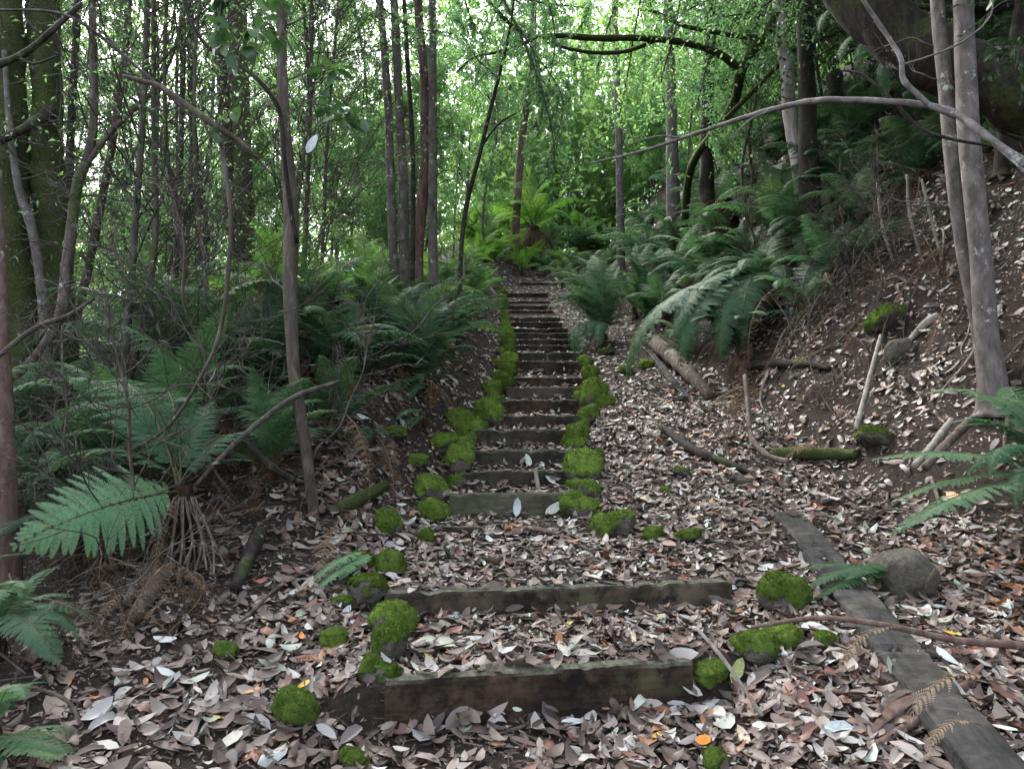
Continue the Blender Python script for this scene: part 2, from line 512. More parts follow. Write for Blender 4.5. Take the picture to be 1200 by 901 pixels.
t = NT('rock')
v = t.coord('Object'); n1 = t.noise(v, 6, 7, .7); n2 = t.noise(v, 26, 5, .7)
col = t.ramp(n1, [(.3, (.03, .026, .021)), (.55, (.075, .065, .052)), (.75, (.14, .125, .10))])
col = t.mix(t.ramp(n2, [(.56, (0, 0, 0)), (.66, (.7, .7, .7))]), col, (.06, .075, .03))
M['rock'] = t.done(t.bsdf(col, .85, t.bump(n1, .6, .04), .25))
t = NT('moss')
v = t.coord('Object'); g = t.n('NewGeometry'); oi = t.n('ObjectInfo')
n1 = t.noise(v, 5.5, 6, .72)
ad = t.n('Math', operation='MULTIPLY_ADD'); t.l(g.outputs['Random Per Island'], ad.inputs[0]); ad.inputs[1].default_value = .35; t.l(n1, ad.inputs[2])
col = t.ramp(ad.outputs[0], [(.3, (.013, .024, .005)), (.44, (.042, .075, .012)), (.66, (.095, .155, .024)), (.95, (.18, .26, .055))])
hs = t.n('HueSaturation'); t.l(col, hs.inputs['Color']); mr = t.n('MapRange'); t.l(oi.outputs['Random'], mr.inputs[0]); mr.inputs[3].default_value = .7; mr.inputs[4].default_value = 1.25
t.l(mr.outputs[0], hs.inputs['Value'])
b_ = t.bsdf(hs.outputs[0], .95, t.bump(t.noise(v, 90, 4, .8), .8, .01), .05)
tr = t.n('BsdfTranslucent'); t.l(hs.outputs[0], tr.inputs['Color']); mx = t.n('MixShader'); mx.inputs[0].default_value = .25
t.l(b_, mx.inputs[1]); t.l(tr.outputs[0], mx.inputs[2])
M['moss'] = t.done(mx.outputs[0])
import bmesh

# ------------------------------------------------------------------ the ground sheet
def nonuni(lo, hi, fine_lo, fine_hi, st, grow=1.14):
    a = list(np.arange(fine_lo, fine_hi, st))
    s = st; x = a[-1]
    while x < hi:
        s *= grow; x += s; a.append(x)
    s = st; x = a[0]; b = []
    while x > lo:
        s *= grow; x -= s; b.append(x)
    return np.array(b[::-1] + a)


gx = nonuni(-320, 320, -3.2, 5.2, .045); gy = nonuni(-60, 420, 2.0, 13.5, .04)
X, Y = np.meshgrid(gx, gy)
Z = ground(X, Y)
mb = MB(); nx = len(gx)
i = np.arange(len(gy) - 1)[:, None] * nx; j = np.arange(nx - 1)[None]
mb.add(np.stack([X, Y, Z], -1).reshape(-1, 3), np.stack([i + j, i + j + 1, i + nx + j + 1, i + nx + j], -1).reshape(-1, 4))
g_ob = link('forest_floor', mb.mesh('forest_floor', M['soil']))
tag(g_ob, 'dark soil of the forest slope that the stairway climbs', 'ground', kind='structure')

# ------------------------------------------------------------------ fallen leaves (nobody could count them)
def litter(name, n, ylo, yhi, xlo, xhi, mats, size, label, lift=.012, dens=None, mixd=.35, ypow=1.0, extra=None):
    mb = MB()
    y = ylo + (yhi - ylo) * R.random(n) ** ypow
    x = xc(y) + R.uniform(xlo, xhi, n) * (np.clip(y, 3, 9) / 6 + .4)
    if dens is not None:
        k = R.random(n) < dens(x, y); x = x[k]; y = y[k]
    N = len(x)
    nr = gnormal(x, y)
    p = np.stack([x, y, ground(x, y)], -1) + nr * (lift * R.random(N) ** 1.5 + .004)[:, None]
    if extra is not None:
        p = np.concatenate([p, extra[0]]); nr = np.concatenate([nr, extra[1]]); N = len(p)
    tilt = R.normal(0, .19, (N, 3)); tilt[:, 2] = 0
    nr = unit(nr + tilt)
    a = R.uniform(0, 2 * math.pi, N)
    d = np.stack([np.cos(a), np.sin(a), 0 * a], -1)
    l = R.uniform(.38, 1.4, N) ** 1.5 * size; w = l * R.uniform(.28, .5, N)
    curl = R.normal(.10, .34, N); cr = R.normal(.08, .36, N)
    sel = R.random(N) < mixd
    lift2 = np.where(sel, 0, .008)
    p = p + nr * lift2[:, None] + np.array([0, 0, 1.0]) * (np.abs(curl) * l * .12)[:, None]
    for k, m in ((sel, 1), (~sel, 0)):
        leaves(mb, p[k], d[k], nr[k], l[k], w[k], curl[k], cr[k], m, R.normal(0, .25, k.sum()))
    o = link(name, mb.mesh(name, mats))
    return tag(o, label, 'leaf litter', kind='stuff')


def extra_leaf_spots():
    """leaves caught on the plank, on the timbers' tops and against their faces"""
    ps, ns = [], []
    g = np.random.default_rng(8)
    a = hit(914, 618); b = hit(1148, 915)
    for k in range(120):
        t_ = g.random(); q = a * (1 - t_) + b * t_ + np.array([g.choice([g.uniform(-.03, .03), g.uniform(.13, .22), g.uniform(0, .2)]), g.uniform(-.03, .05), .085]); ps.append(q); ns.append((0, 0, 1))
    for i, s in enumerate(_st[:12]):
        if i == 2: continue
        L = s['b'][0] - s['a'][0]
        for k in range(26 if i < 2 else 10):
            t_ = g.random() ; x = s['a'][0] + L * t_; y = s['a'][1] + (s['b'][1] - s['a'][1]) * t_
            ps.append((x, y + g.uniform(.03, .085), s['zt'] + .006)); ns.append((0, 0, 1))
        for k in range(22 if i < 2 else 8):
            t_ = g.random(); x = s['a'][0] + L * t_; y = s['a'][1] + (s['b'][1] - s['a'][1]) * t_
            ps.append((x, y - .022, s['zb'] + g.uniform(.0, .04))); ns.append((g.normal(0, .2), -1, g.uniform(.2, 1.2)))
    return np.array(ps), unit(np.array(ns, float))


def d_near(x, y):
    s = x - xc(y)
    base = .38 + .72 * sstep(-.35, .35, fbm(x * 1.4, y * 1.4, 0, 31, 4) + .12)
    base = base * np.where((np.abs(s) < hwf(y)) & (y > 5.5), .55, 1)
    left = 1 - .85 * sstep(1.1, 2.3, -s)
    steep = gnormal(x, y)[:, 2]
    return base * left * np.clip(.38 + .62 * sstep(.66, .9, steep), 0, 1)


litter('leaf_litter', 36000, 2.2, 8.6, -2.3, 3.4, [M['litter'], M['litter_dark']], .088,
       'curled brown, pink-grey and pale fallen leaves carpeting the ground around the lower steps', dens=d_near, lift=.022, extra=extra_leaf_spots())
litter('distant_leaf_litter', 30000, 8.4, 24, -2.2, 2.8, [M['litter'], M['litter_far']], .085,
       'fallen leaves strewn over the slope and treads around the upper steps', dens=d_near, lift=.02, ypow=1.3)

litter('leaf_fragments', 60000, 2.1, 10, -4.2, 3.8, [M['litter'], M['litter_dark']], .030,
       'dark broken leaf fragments and mould covering the soil under the whole leaves', dens=lambda x, y: .9 + 0 * x, lift=.010, mixd=.96)
# crumbs of bark and broken twig between the leaves
mb = MB(); n = 9000
y = R.uniform(2.3, 9, n); x = xc(y) + R.uniform(-2.2, 3.2, n) * (np.clip(y, 3, 9) / 6 + .4)
nr = gnormal(x, y); p = np.stack([x, y, ground(x, y) + .012], -1)
a = R.uniform(0, 6.283, n); d = np.stack([np.cos(a), np.sin(a), R.normal(.05, .12, n)], -1)
d = unit(d - nr * np.sum(d * nr, -1, keepdims=True) + nr * R.normal(.03, .1, n)[:, None])
L = R.uniform(.02, .16, n) * R.random(n) + .015; s = np.cross(nr, d); w = R.uniform(.0012, .004, n)[:, None]
V = np.stack([p - s * w, p + s * w, p + nr * w * 1.6, p + d * L[:, None] - s * w * .6, p + d * L[:, None] + s * w * .6, p + d * L[:, None] + nr * w], 1)
i = np.arange(n)[:, None] * 6
mb.add(V, np.concatenate([i + np.array([[0, 2, 5, 3]]), i + np.array([[2, 1, 4, 5]])]), 0)
tag(link('twig_litter', mb.mesh('twig_litter', M['stick'])), 'broken twigs and bark crumbs scattered among the fallen leaves', 'twig litter', kind='stuff')


# ------------------------------------------------------------------ ferns
def frond_mesh(name, mats, a0, a1, npin=26, wmax=.20, nlob=13, droop=.25, seed=0, bend=1.3, curl=0.0, side=0.0, bare=.14, ragged=0.0, stalk=.006, thin=1.0):
    """bipinnate frond, length 1, base at the origin, growing along +X and arching in XZ; returns mesh and tip"""
    g = np.random.default_rng(seed)
    n = 60
    t = np.linspace(0, 1, n)
    ang = a0 + (a1 - a0) * t ** bend
    dx = np.cos(ang); dz = np.sin(ang)
    C = np.stack([np.cumsum(dx), side * n * t ** 2 * .5, np.cumsum(dz)], -1) / n
    C -= C[0]
    T = unit(np.gradient(C, axis=0)); Yv = np.array([0, 1.0, 0]); Nv = unit(np.cross(T, Yv))
    Nv = np.where(Nv[:, 2:3] * 0 + 1 > 0, Nv, Nv)
    mb = MB()
    tube(mb, C, stalk * (1 - .8 * t), 5, 1)
    u = np.linspace(0, 1, npin) ** .92
    tp = bare + (1 - bare) * u * .985
    prof = (np.sin(np.pi * np.clip(u, 0, 1) ** .62 * .985)) ** .75 * (1 - .25 * u) + .02
    prof = np.where(u < .12, np.maximum(prof, .35 + 1.5 * u), prof)
    wl = wmax * prof * (1 + g.normal(0, .05, npin))
    if ragged:
        wl = wl * np.where(g.random(npin) < ragged, g.uniform(.1, .7, npin), 1)
    f = np.interp(u, [0, .5, 1], [.10, .32, .75])
    idx = tp * (n - 1)
    def at(A):
        return np.stack([np.interp(idx, np.arange(n), A[:, k]) for k in range(3)], -1)
    pc, pt, pn = at(C), unit(at(T)), unit(at(Nv))
    pn = -pn if pn[0, 2] < 0 and False else pn
    sp = (1 - bare) / npin
    for sg in (-1.0, 1.0):
        ff = f + g.normal(0, .05, npin)
        D = Yv[None] * sg * np.cos(ff)[:, None] + pt * np.sin(ff)[:, None]
        up = np.cross(pt, Yv[None]); up = unit(-up * np.sign(np.sum(up * pn, -1, keepdims=True) + 1e-9) * -1)
        dr = droop * (1 + g.normal(0, .25, npin)) + 0
        q = np.linspace(.04, 1, nlob)
        lift = g.normal(.06, .06, npin)
        cen = pc[:, None] + D[:, None] * (wl[:, None] * q[None])[..., None] * (1 - .2 * dr[:, None, None] * q[None, :, None]) \
            + up[:, None] * (wl[:, None] * (lift[:, None] * q[None] - dr[:, None] * q[None] ** 2))[..., None] \
            + pt[:, None] * (wl[:, None] * curl * q[None] ** 2)[..., None]
        Dq = unit(np.gradient(cen, axis=1)) if nlob > 2 else D[:, None]
        S = unit(np.cross(up[:, None] + 0 * Dq, Dq))
        U2 = np.cross(Dq, S)
        h = wl[:, None] / nlob
        pl = np.minimum(sp * .62, wl[:, None] * .26) * (1 - q[None] ** 2.2) ** .6 * thin * (1 + g.normal(0, .06, (npin, nlob))) + .0015
        for s2 in (-1.0, 1.0):
            tip = cen + S * (s2 * pl)[..., None] + Dq * (pl * .45)[..., None] - U2 * (pl * (.18 + g.normal(0, .12, (npin, nlob))))[..., None]
            b0 = cen - Dq * (h * .36)[..., None]; b1 = cen + Dq * (h * .36)[..., None]
            t1 = tip + Dq * (h * .12)[..., None] + S * (s2 * pl * .0)[..., None]
            t0 = cen + S * (s2 * pl * .72)[..., None] - Dq * (h * .18)[..., None] + Dq * (pl * .22)[..., None]
            V = np.stack([b0, b1, t1, t0], 2).reshape(-1, 4, 3)
            i = np.arange(len(V))[:, None] * 4
            mb.add(V, i + (np.array([[0, 1, 2, 3]]) if s2 * sg > 0 else np.array([[3, 2, 1, 0]])), 0)
        # pinna midribs
        w2 = .0011
        m0 = cen[:, 0] ; m1 = cen[:, -1]; mm = cen[:, nlob // 2]
        V = np.stack([m0 - pt * w2, m0 + pt * w2, mm + pt * w2, mm - pt * w2, m1], 1)
        V = V + up[:, None] * .0012
        i = np.arange(npin)[:, None] * 5
        mb.add(V, i + np.array([[0, 1, 2, 3]]), 1)
    return mb.mesh(name, mats), C[-1]


_FR = {}
_SH = {  # shape family: a0, a1, droop, bend
    'straight': (.35, -.15, .18, 1.2), 'arch': (1.05, -.75, .25, 1.25), 'droop': (.75, -1.45, .45, 1.1), 'up': (1.25, .45, .15, 1.6), 'flat': (.15, -.45, .22, 1.2),
    'dead': (.2, -1.5, .95, .7), 'hang': (-.6, -1.5, .6, .8), 'broad': (.3, -.35, .22, 1.2)}


def frond(shape, mat, v=0):
    key = (shape, mat, v)
    if key not in _FR:
        a0, a1, dr, be = _SH[shape]
        g = np.random.default_rng(v * 7 + len(shape))
        dead = mat in ('fern_dead', 'fern_tan')
        _FR[key] = frond_mesh('frond', [M[mat], M['dead_stalk' if dead else 'stalk']], a0 + g.normal(0, .08), a1 + g.normal(0, .12),
                              npin=(17 if dead else 19 if shape == 'broad' else 27) + v % 3 * 3, wmax=(.115 if dead else .33 if shape == 'broad' else .172) + g.normal(0, .012), nlob=9 if dead else 26 if shape == 'broad' else 16, droop=dr, seed=v + 13,
                              bend=be, curl=.5 if dead else 0.05, thin=.55 if dead else 1.0, side=g.normal(0, .12), ragged=.35 if dead else .03)
    return _FR[key]


def put_frond(root, rloc, B, Tp, shape, mat, v=0, roll=0.0, name='frond'):
    me, c = frond(shape, mat, v)
    c = np.array(c); B = np.asarray(B, float); Tp = np.asarray(Tp, float)
    D = Tp - B; L = np.linalg.norm(D)
    e1 = D / L; up = np.array([0, 0, 1.0])
    if abs(e1[2]) > .93:
        up = unit(np.array([e1[0], e1[1], 0]) * (-1 if e1[2] > 0 else 1) + np.array([0, .02, .25]))
    s = unit(np.cross(up, e1)); e3 = np.cross(e1, s)
    lc = np.linalg.norm(c); c1 = c / lc; y = np.array([0, 1.0, 0]); y = unit(y - c1 * np.dot(y, c1)); c3 = np.cross(c1, y)
    A = np.stack([e1, s, e3], 1) @ np.stack([c1, y, c3], 1).T
    m3 = Matrix([[float(x) for x in r] for r in A])
    if roll:
        m3 = Matrix.Rotation(roll, 3, Vector([float(x) for x in e1])) @ m3
    o = link(name, me, root)
    k = float(L / lc)
    o.matrix_local = Matrix.Translation(Vector([float(x) for x in (B - rloc)])) @ m3.to_4x4() @ Matrix.Diagonal((k, k, k, 1))
    return o


def fern(label, crown, tips, mat='fern_mid', shape='arch', dead=0, trunk=.045, group=None, name='fern', deadmat='fern_dead', cat='fern', seed=0, snap=True, extra=1.5):
    """crown = world point; tips = list of world points or (point, shape, mat)"""
    crown = np.asarray(crown, float)
    if snap:
        k_ = np.array([crown[0], crown[1], crown[2] - CAMZ]) / crown[1]
        G = ground(k_[0] * _dm, _dm) + .12 - (CAMZ + k_[2] * _dm)
        kk = np.nonzero(G >= 0)[0]
        if len(kk):
            r_ = float(np.clip(_dm[kk[0]] / crown[1], .75, 1.4))
            sc3 = lambda q: np.array([q[0] * r_, q[1] * r_, CAMZ + (q[2] - CAMZ) * r_])
            crown = sc3(crown)
            tips = [((sc3(q[0]),) + q[1:]) if isinstance(q, tuple) else sc3(q) for q in tips]
        ex_ = []
        ge = np.random.default_rng(seed + 500)
        for q in tips:
            for _ in range(int(extra + ge.random())):
                t0 = np.asarray(q[0] if isinstance(q, tuple) else q); D = t0 - crown; L_ = np.linalg.norm(D)
                n_ = crown + D * ge.uniform(.7, .95) + ge.normal(0, .17, 3) * L_
                n_[2] = max(n_[2], float(ground(n_[0], n_[1])) + .03)
                ex_.append((n_,) + q[1:] if isinstance(q, tuple) else n_)
        tips = list(tips) + ex_
    gz = float(ground(crown[0], crown[1]))
    base = np.array([crown[0], crown[1], min(gz, crown[2]) - .03])
    root = thing(name, label, cat, base, group)
    g = np.random.default_rng(seed + int(abs(crown[0]) * 100))
    mb = MB(); H = crown[2] - base[2] + .02
    pts = np.array([[0, 0, -.02], [g.normal(0, .01), g.normal(0, .01), H * .5], [0, 0, H]])
    tube(mb, spline(pts, 8), np.linspace(trunk * 1.25, trunk, 8), 9, 0, .5, seed, 9)
    link('trunk' if H > .25 else 'rootstock', mb.mesh('trunk', M['fibre']), root)
    for k, tp in enumerate(tips):
        sh, mt, rl = shape, mat, None
        if isinstance(tp, tuple) and isinstance(tp[1], str):
            sh = tp[1]; mt = tp[2] if len(tp) > 2 else mat; rl = tp[3] if len(tp) > 3 else None; tp = tp[0]
        put_frond(root, base, crown + g.normal(0, .02, 3), tp, sh, mt, int(g.integers(0, 3)), float(g.normal(0, .12)) if rl is None else rl)
    for k in range(dead):
        a = g.uniform(0, 6.283); l = g.uniform(.35, .75)
        tp = crown + np.array([math.cos(a) * l * .55, math.sin(a) * l * .55, -l * .8])
        tp[2] = max(tp[2], float(ground(tp[0], tp[1])) + .02)
        put_frond(root, base, crown - np.array([0, 0, .03]), tp, 'dead', deadmat, int(g.integers(0, 3)), float(g.normal(0, .5)), name='dead_frond')
    return root


def fern_auto(label, x, y, n, L, mat='fern_mid', group=None, h=.06, lean=0.0, az=None, spread=6.283, dead=0, shapes=('arch', 'arch', 'droop', 'up'), seed=0, elev=(.1, .75), cat='fern'):
    g = np.random.default_rng(seed)
    crown = on_ground(x, y, h)
    tips = []
    a_0 = g.uniform(0, 6.283) if az is None else az
    for k in range(n):
        a = a_0 + (k + g.uniform(-.3, .3)) / n * spread - spread / 2
        l = L * g.uniform(.7, 1.1); e = g.uniform(*elev)
        tp = crown + np.array([math.cos(a) * l * math.cos(e), math.sin(a) * l * math.cos(e), l * math.sin(e)])
        gz = float(ground(tp[0], tp[1])) + .03
        tp[2] = max(tp[2], gz)
        tips.append((tp, shapes[int(g.integers(len(shapes)))], mat))
    return fern(label, crown, tips, mat, dead=dead, group=group, seed=seed, cat=cat, snap=False)


# ------------------------------------------------------------------ trees
def px_curve(pts, n):
    """[(px, py, depth, radius in px)] -> points and radii"""
    A = np.array([list(P(a, b, d)) + [r * d / F] for a, b, d, r in pts])
    S = spline(A, n)
    return S[:, :3], np.maximum(S[:, 3], .0015)


def fuzz(mb, pts, r, n, seed, mask=.0, ln=.03, m=0):
    """moss tufts over a tube"""
    g = np.random.default_rng(seed)
    k = g.uniform(0, len(pts) - 1.001, n); i = k.astype(int); f = (k - i)[:, None]
    c = pts[i] * (1 - f) + pts[i + 1] * f; rr = np.interp(k, np.arange(len(pts)), r)
    T = unit(pts[i + 1] - pts[i]); a = unit(np.cross(T, g.normal(0, 1, (n, 3))))
    q = c + a * rr[:, None] * 1.02
    keep = fbm(q[:, 0] * 5, q[:, 1] * 5, q[:, 2] * 2.2, seed, 4) > mask - .15 * a[:, 2]
    q = q[keep]; a = a[keep]; N = len(q)
    d = unit(a * .7 + g.normal(0, .45, (N, 3)) + np.array([0, 0, -.35]))
    kites(mb, q - a * .004, d, unit(np.cross(d, g.normal(0, 1, (N, 3)))), ln * g.uniform(.5, 1.3, N), ln * .5, m, .1, .1)


def px_tree(label, pts, mat, branches=(), n=60, sides=12, rough=.12, moss=0, cat='tree', name='tree', ground_it=True, group=None, crown=None, mossmask=.05, mosslen=.035, snap=True, twigs=0):
    """a tree whose trunk is given as photo positions from the top down to its foot"""
    if ground_it and snap:
        h_ = hit(pts[-1][0], pts[-1][1]); r_ = float(np.clip(h_[1] / pts[-1][2], .8, 1.35))
        fx = lambda L: [(a, b, d * r_, q) for a, b, d, q in L]
        pts = fx(pts); branches = [(fx(b[0]), b[1]) if isinstance(b, tuple) else fx(b) for b in branches]
    C, r = px_curve(pts, n)
    if ground_it:
        e = C[-1]; gz = float(ground(e[0], e[1]))
        if e[2] > gz - .05:
            k = max(3, int((e[2] - gz) / .12))
            dn = np.linspace(e[2], gz - .12, k + 1)[1:]
            dx = (C[-1] - C[-4]); sl = np.clip(dx[:2] / (abs(dx[2]) + 1e-6), -.25, .25)
            ex = np.stack([e[0] + sl[0] * (e[2] - dn), e[1] + sl[1] * (e[2] - dn), dn], -1)
            C = np.vstack([C, ex]); r = np.concatenate([r, np.linspace(r[-1], r[-1] * 1.35, k)])
    base = np.array([C[-1][0], C[-1][1], float(ground(C[-1][0], C[-1][1])) if ground_it else C[-1][2]])
    root = thing(name, label, cat, base, group)
    mb = MB(); tube(mb, C, r, sides, 0, rough, len(label), 5)
    link('trunk', mb.mesh('trunk', M[mat], off=base), root)
    for b in branches:
        bm = mat
        if isinstance(b, tuple): b, bm = b
        c2, r2 = px_curve(b, 36)
        mb = MB(); tube(mb, c2, r2, 7, 0, .15, len(b), 12)
        link('branch', mb.mesh('branch', M[bm], off=base), root)
        if moss:
            C_, r_ = c2, r2
    g_ = np.random.default_rng(len(label) * 7)
    for k in range(twigs):
        i = int(g_.uniform(.05, .8) * len(C)); p0 = C[i]; T_ = unit(C[min(i + 1, len(C) - 1)] - C[i - 1])
        if T_[2] < 0: T_ = -T_
        a_ = g_.uniform(0, 6.28); d_ = unit(np.array([math.cos(a_), math.sin(a_), 0]) + T_ * g_.uniform(.2, .9)); L_ = g_.uniform(.35, 1.1)
        mb = MB(); pp = [p0 - d_ * r[i] * .3]
        for _ in range(5):
            pp.append(pp[-1] + d_ * L_ / 5); d_ = unit(d_ + g_.normal(0, .28, 3) + np.array([0, 0, .06]))
        B_ = spline(pp, 18); rb_ = min(r[i] * .35, .010)
        tube(mb, B_, np.linspace(rb_, .0014, 18), 5, 0, .15, k, 20)
        for q_ in range(4):
            j_ = int(g_.uniform(5, 16)); e_ = unit(unit(B_[j_ + 1] - B_[j_]) + g_.normal(0, .6, 3)); pp = [B_[j_]]
            for _ in range(3):
                pp.append(pp[-1] + e_ * L_ * .13); e_ = unit(e_ + g_.normal(0, .3, 3))
            tube(mb, spline(pp, 8), np.linspace(rb_ * .45, .0011, 8), 4, 0, cap=False)
        link('twig', mb.mesh('twig', M['bark_twig'], off=base), root)
    if moss:
        mb = MB(); fuzz(mb, C, r, moss, len(label), mossmask, mosslen)
        link('moss', mb.mesh('moss', M['moss'], off=base), root)
    if crown:
        me, loc, sc_ = crown
        o = link('crown', me, root, np.asarray(loc) - base); o.scale = (sc_, sc_, sc_); o.rotation_euler = (0, 0, len(label) * 1.3)  # unseen crown above the view, added to cast shade
    return root, base


def grow(seed, h, r0, nb, leaf_n, leaf_l, lean=.06, b0=.12, blen=.28, up=(.3, 1.0), tw=5, leafw=.42, droop=.0, sub=3):
    """a young forest tree: trunk mesh, and a crown of twigs and leaves"""
    g = np.random.default_rng(seed)
    k = 7
    z = np.linspace(0, h, k)
    w = np.cumsum(g.normal(0, lean, (k, 2)), 0) * (h / k) * .8; w[0] = 0
    C = spline(np.column_stack([w, z]), 34); t = np.linspace(0, 1, 34)
    tr = MB(); tube(tr, C, r0 * (1 - .85 * t) + .003, 8, 0, .1, seed, 5)
    cr = MB(); LP, LD = [], []
    for b in range(nb):
        s = b0 + (1 - b0) * (b + g.random()) / nb
        p0 = np.array([np.interp(s, t, C[:, q]) for q in range(3)])
        a = g.uniform(0, 6.283); e = g.uniform(*up); L = h * blen * (1 - .6 * s) * g.uniform(.5, 1.25)
        d = np.array([math.cos(a) * math.cos(e), math.sin(a) * math.cos(e), math.sin(e)])
        pp = [p0]
        for q in range(4):
            d = unit(d + g.normal(0, .22, 3) + np.array([0, 0, .08 - droop * q])); pp.append(pp[-1] + d * L / 4)
        B = spline(pp, 12); rb = max(.004, r0 * .32 * (1 - .6 * s))
        tube(cr, B, np.linspace(rb, .002, 12), 5, 0)
        for q in range(tw):
            u = g.uniform(.25, 1); i = int(u * 11); d2 = unit(unit(B[min(i + 1, 11)] - B[max(i - 1, 0)]) + g.normal(0, .6, 3)); L2 = L * g.uniform(.2, .5)
            pp = [B[i]]
            for _ in range(3):
                d2 = unit(d2 + g.normal(0, .25, 3)); pp.append(pp[-1] + d2 * L2 / 3)
            T2 = spline(pp, 7); tube(cr, T2, np.linspace(max(rb * .4, .0028), .0014, 7), 4, 0, cap=False)
            kk = max(1, leaf_n // (nb * tw))
            us = g.uniform(.1, 1.05, kk) * 6; ii = np.clip(us.astype(int), 0, 5); ff = (us - ii)[:, None]
            LP.append(T2[ii] * (1 - ff) + T2[ii + 1] * ff + g.normal(0, leaf_l * .8, (kk, 3)))
            LD.append(unit(np.tile(d2, (kk, 1)) * .5 + g.normal(0, .7, (kk, 3)) + np.array([0, 0, -.25])))
    if leaf_n:
        LP = np.concatenate(LP); LD = np.concatenate(LD); N = len(LP)
        kites(cr, LP, LD, unit(g.normal(0, .7, (N, 3)) + np.array([0, 0, 1.0])), leaf_l * g.uniform(.6, 1.3, N), leaf_l * leafw * g.uniform(.7, 1.2, N), 1)
    return tr, cr


def canopy(seed, n, rx, rz, leaf_l, clumps=60):
    """an unseen leafy crown added for shade: limbs with leaf clumps, centred on the origin"""
    g = np.random.default_rng(seed); mb = MB()
    for c in range(clumps):
        v = unit(g.normal(0, 1, 3)) * g.uniform(.35, 1) ** .6 * np.array([rx, rx, rz])
        pts = spline(np.array([[0, 0, -rz * .9], v * .45 + np.array([0, 0, -rz * .25]) + g.normal(0, .15, 3), v]), 10)
        tube(mb, pts, np.linspace(.04, .005, 10), 5, 0)
        k = n // clumps
        q = v + g.normal(0, 1, (k, 3)) * np.array([.5, .5, .28]) * rx * .3
        kites(mb, q, unit(g.normal(0, 1, (k, 3)) + np.array([0, 0, -.3])), unit(g.normal(0, .6, (k, 3)) + np.array([0, 0, 1])), leaf_l * g.uniform(.6, 1.3, k), leaf_l * .45, 1)
    return mb


# ------------------------------------------------------------------ stones with moss
def stone_pair(seed, cover):
    g = np.random.default_rng(seed)
    bm = bmesh.new(); bmesh.ops.create_icosphere(bm, subdivisions=4, radius=1)
    V = np.array([v.co[:] for v in bm.verts]); Fc = np.array([[v.index for v in f.verts] for f in bm.faces]); bm.free()
    sh = np.array([1, .86, .95]) * (1 + g.normal(0, .08, 3))
    n1 = fbm(V[:, 0] * 1.1 + seed, V[:, 1] * 1.1, V[:, 2] * 1.1, seed, 3)
    Q = np.sign(V) * np.abs(V) ** .8
    S = Q * sh * (1 + .42 * n1[:, None])
    st = MB(); st.add(S * (1 + .09 * fbm(V[:, 0] * 3.5, V[:, 1] * 3.5, V[:, 2] * 3.5, seed + 3, 5) - .05 * np.abs(fbm(V[:, 0] * 2.3, V[:, 1] * 2.3, V[:, 2] * 2.3, seed + 31, 3)))[:, None], Fc)
    lump = fbm(V[:, 0] * 3.2, V[:, 1] * 3.2, V[:, 2] * 3.2, seed + 5, 4)
    m = V[:, 2] + .8 * fbm(V[:, 0] * 2.1, V[:, 1] * 2.1, V[:, 2] * 2.1, seed + 8, 4) - cover
    lump2 = np.abs(fbm(V[:, 0] * 5.5, V[:, 1] * 5.5, V[:, 2] * 5.5, seed + 15, 3))
    th = sstep(-.05, .4, m) * (.04 + .11 * lump + .22 * lump2) - .03 * (m < 0)
    nn = unit(S)
    MS = S + nn * th[:, None]
    kf = (m[Fc] > -.06).all(1)
    mo = MB(); mo.add(MS, Fc[kf])
    # tufts
    k = 5200
    fi = Fc[kf][g.integers(0, kf.sum(), k)]; w = g.dirichlet([1, 1, 1], k)[..., None]
    q = (MS[fi] * w).sum(1); nq = unit(np.cross(MS[fi[:, 1]] - MS[fi[:, 0]], MS[fi[:, 2]] - MS[fi[:, 0]]))
    d = unit(nq + g.normal(0, .55, (k, 3)))
    kites(mo, q - nq * .015, d, unit(np.cross(d, g.normal(0, 1, (k, 3)))), .10 * g.uniform(.3, 1.2, k), .035, 0, .1, .1)
    return st.mesh('stone', M['rock']), mo.mesh('moss', M['moss'])


STONES = [stone_pair(3, -.38), stone_pair(17, -.2), stone_pair(29, -.45), stone_pair(41, -.1), stone_pair(53, .25), stone_pair(67, -.3)]


def stone(px, py, wpx, label, kind=None, group=None, sink=.18, flat=1.0, tall=None, name='mossy_stone', loc=None, moss=True, sunk=None):
    """px, py: where the stone's middle shows; wpx: how wide it shows"""
    h0 = hit(px, py + wpx * .38 * min(flat, 1.1)) if loc is None else np.asarray(loc)
    d = h0[1]
    r = wpx * d / F / 2 / 1.08
    i = int(R.integers(0, 4)) if kind is None else kind
    st, mo = STONES[i]
    zs = float(R.uniform(.75, 1.15)) * flat
    c = h0 + np.array([0, r * .35, r * zs * .9 * (1 - 2 * sink)])
    root = thing(name, label, 'stone', c, group)
    root.rotation_euler = (float(R.normal(0, .25)), float(R.normal(0, .25)), float(R.uniform(0, 6.28)))
    root.scale = (r * float(R.uniform(.9, 1.12)), r * float(R.uniform(.8, 1.2)), r * zs)
    link('stone', st, root)
    if moss: link('moss', mo, root)
    return root


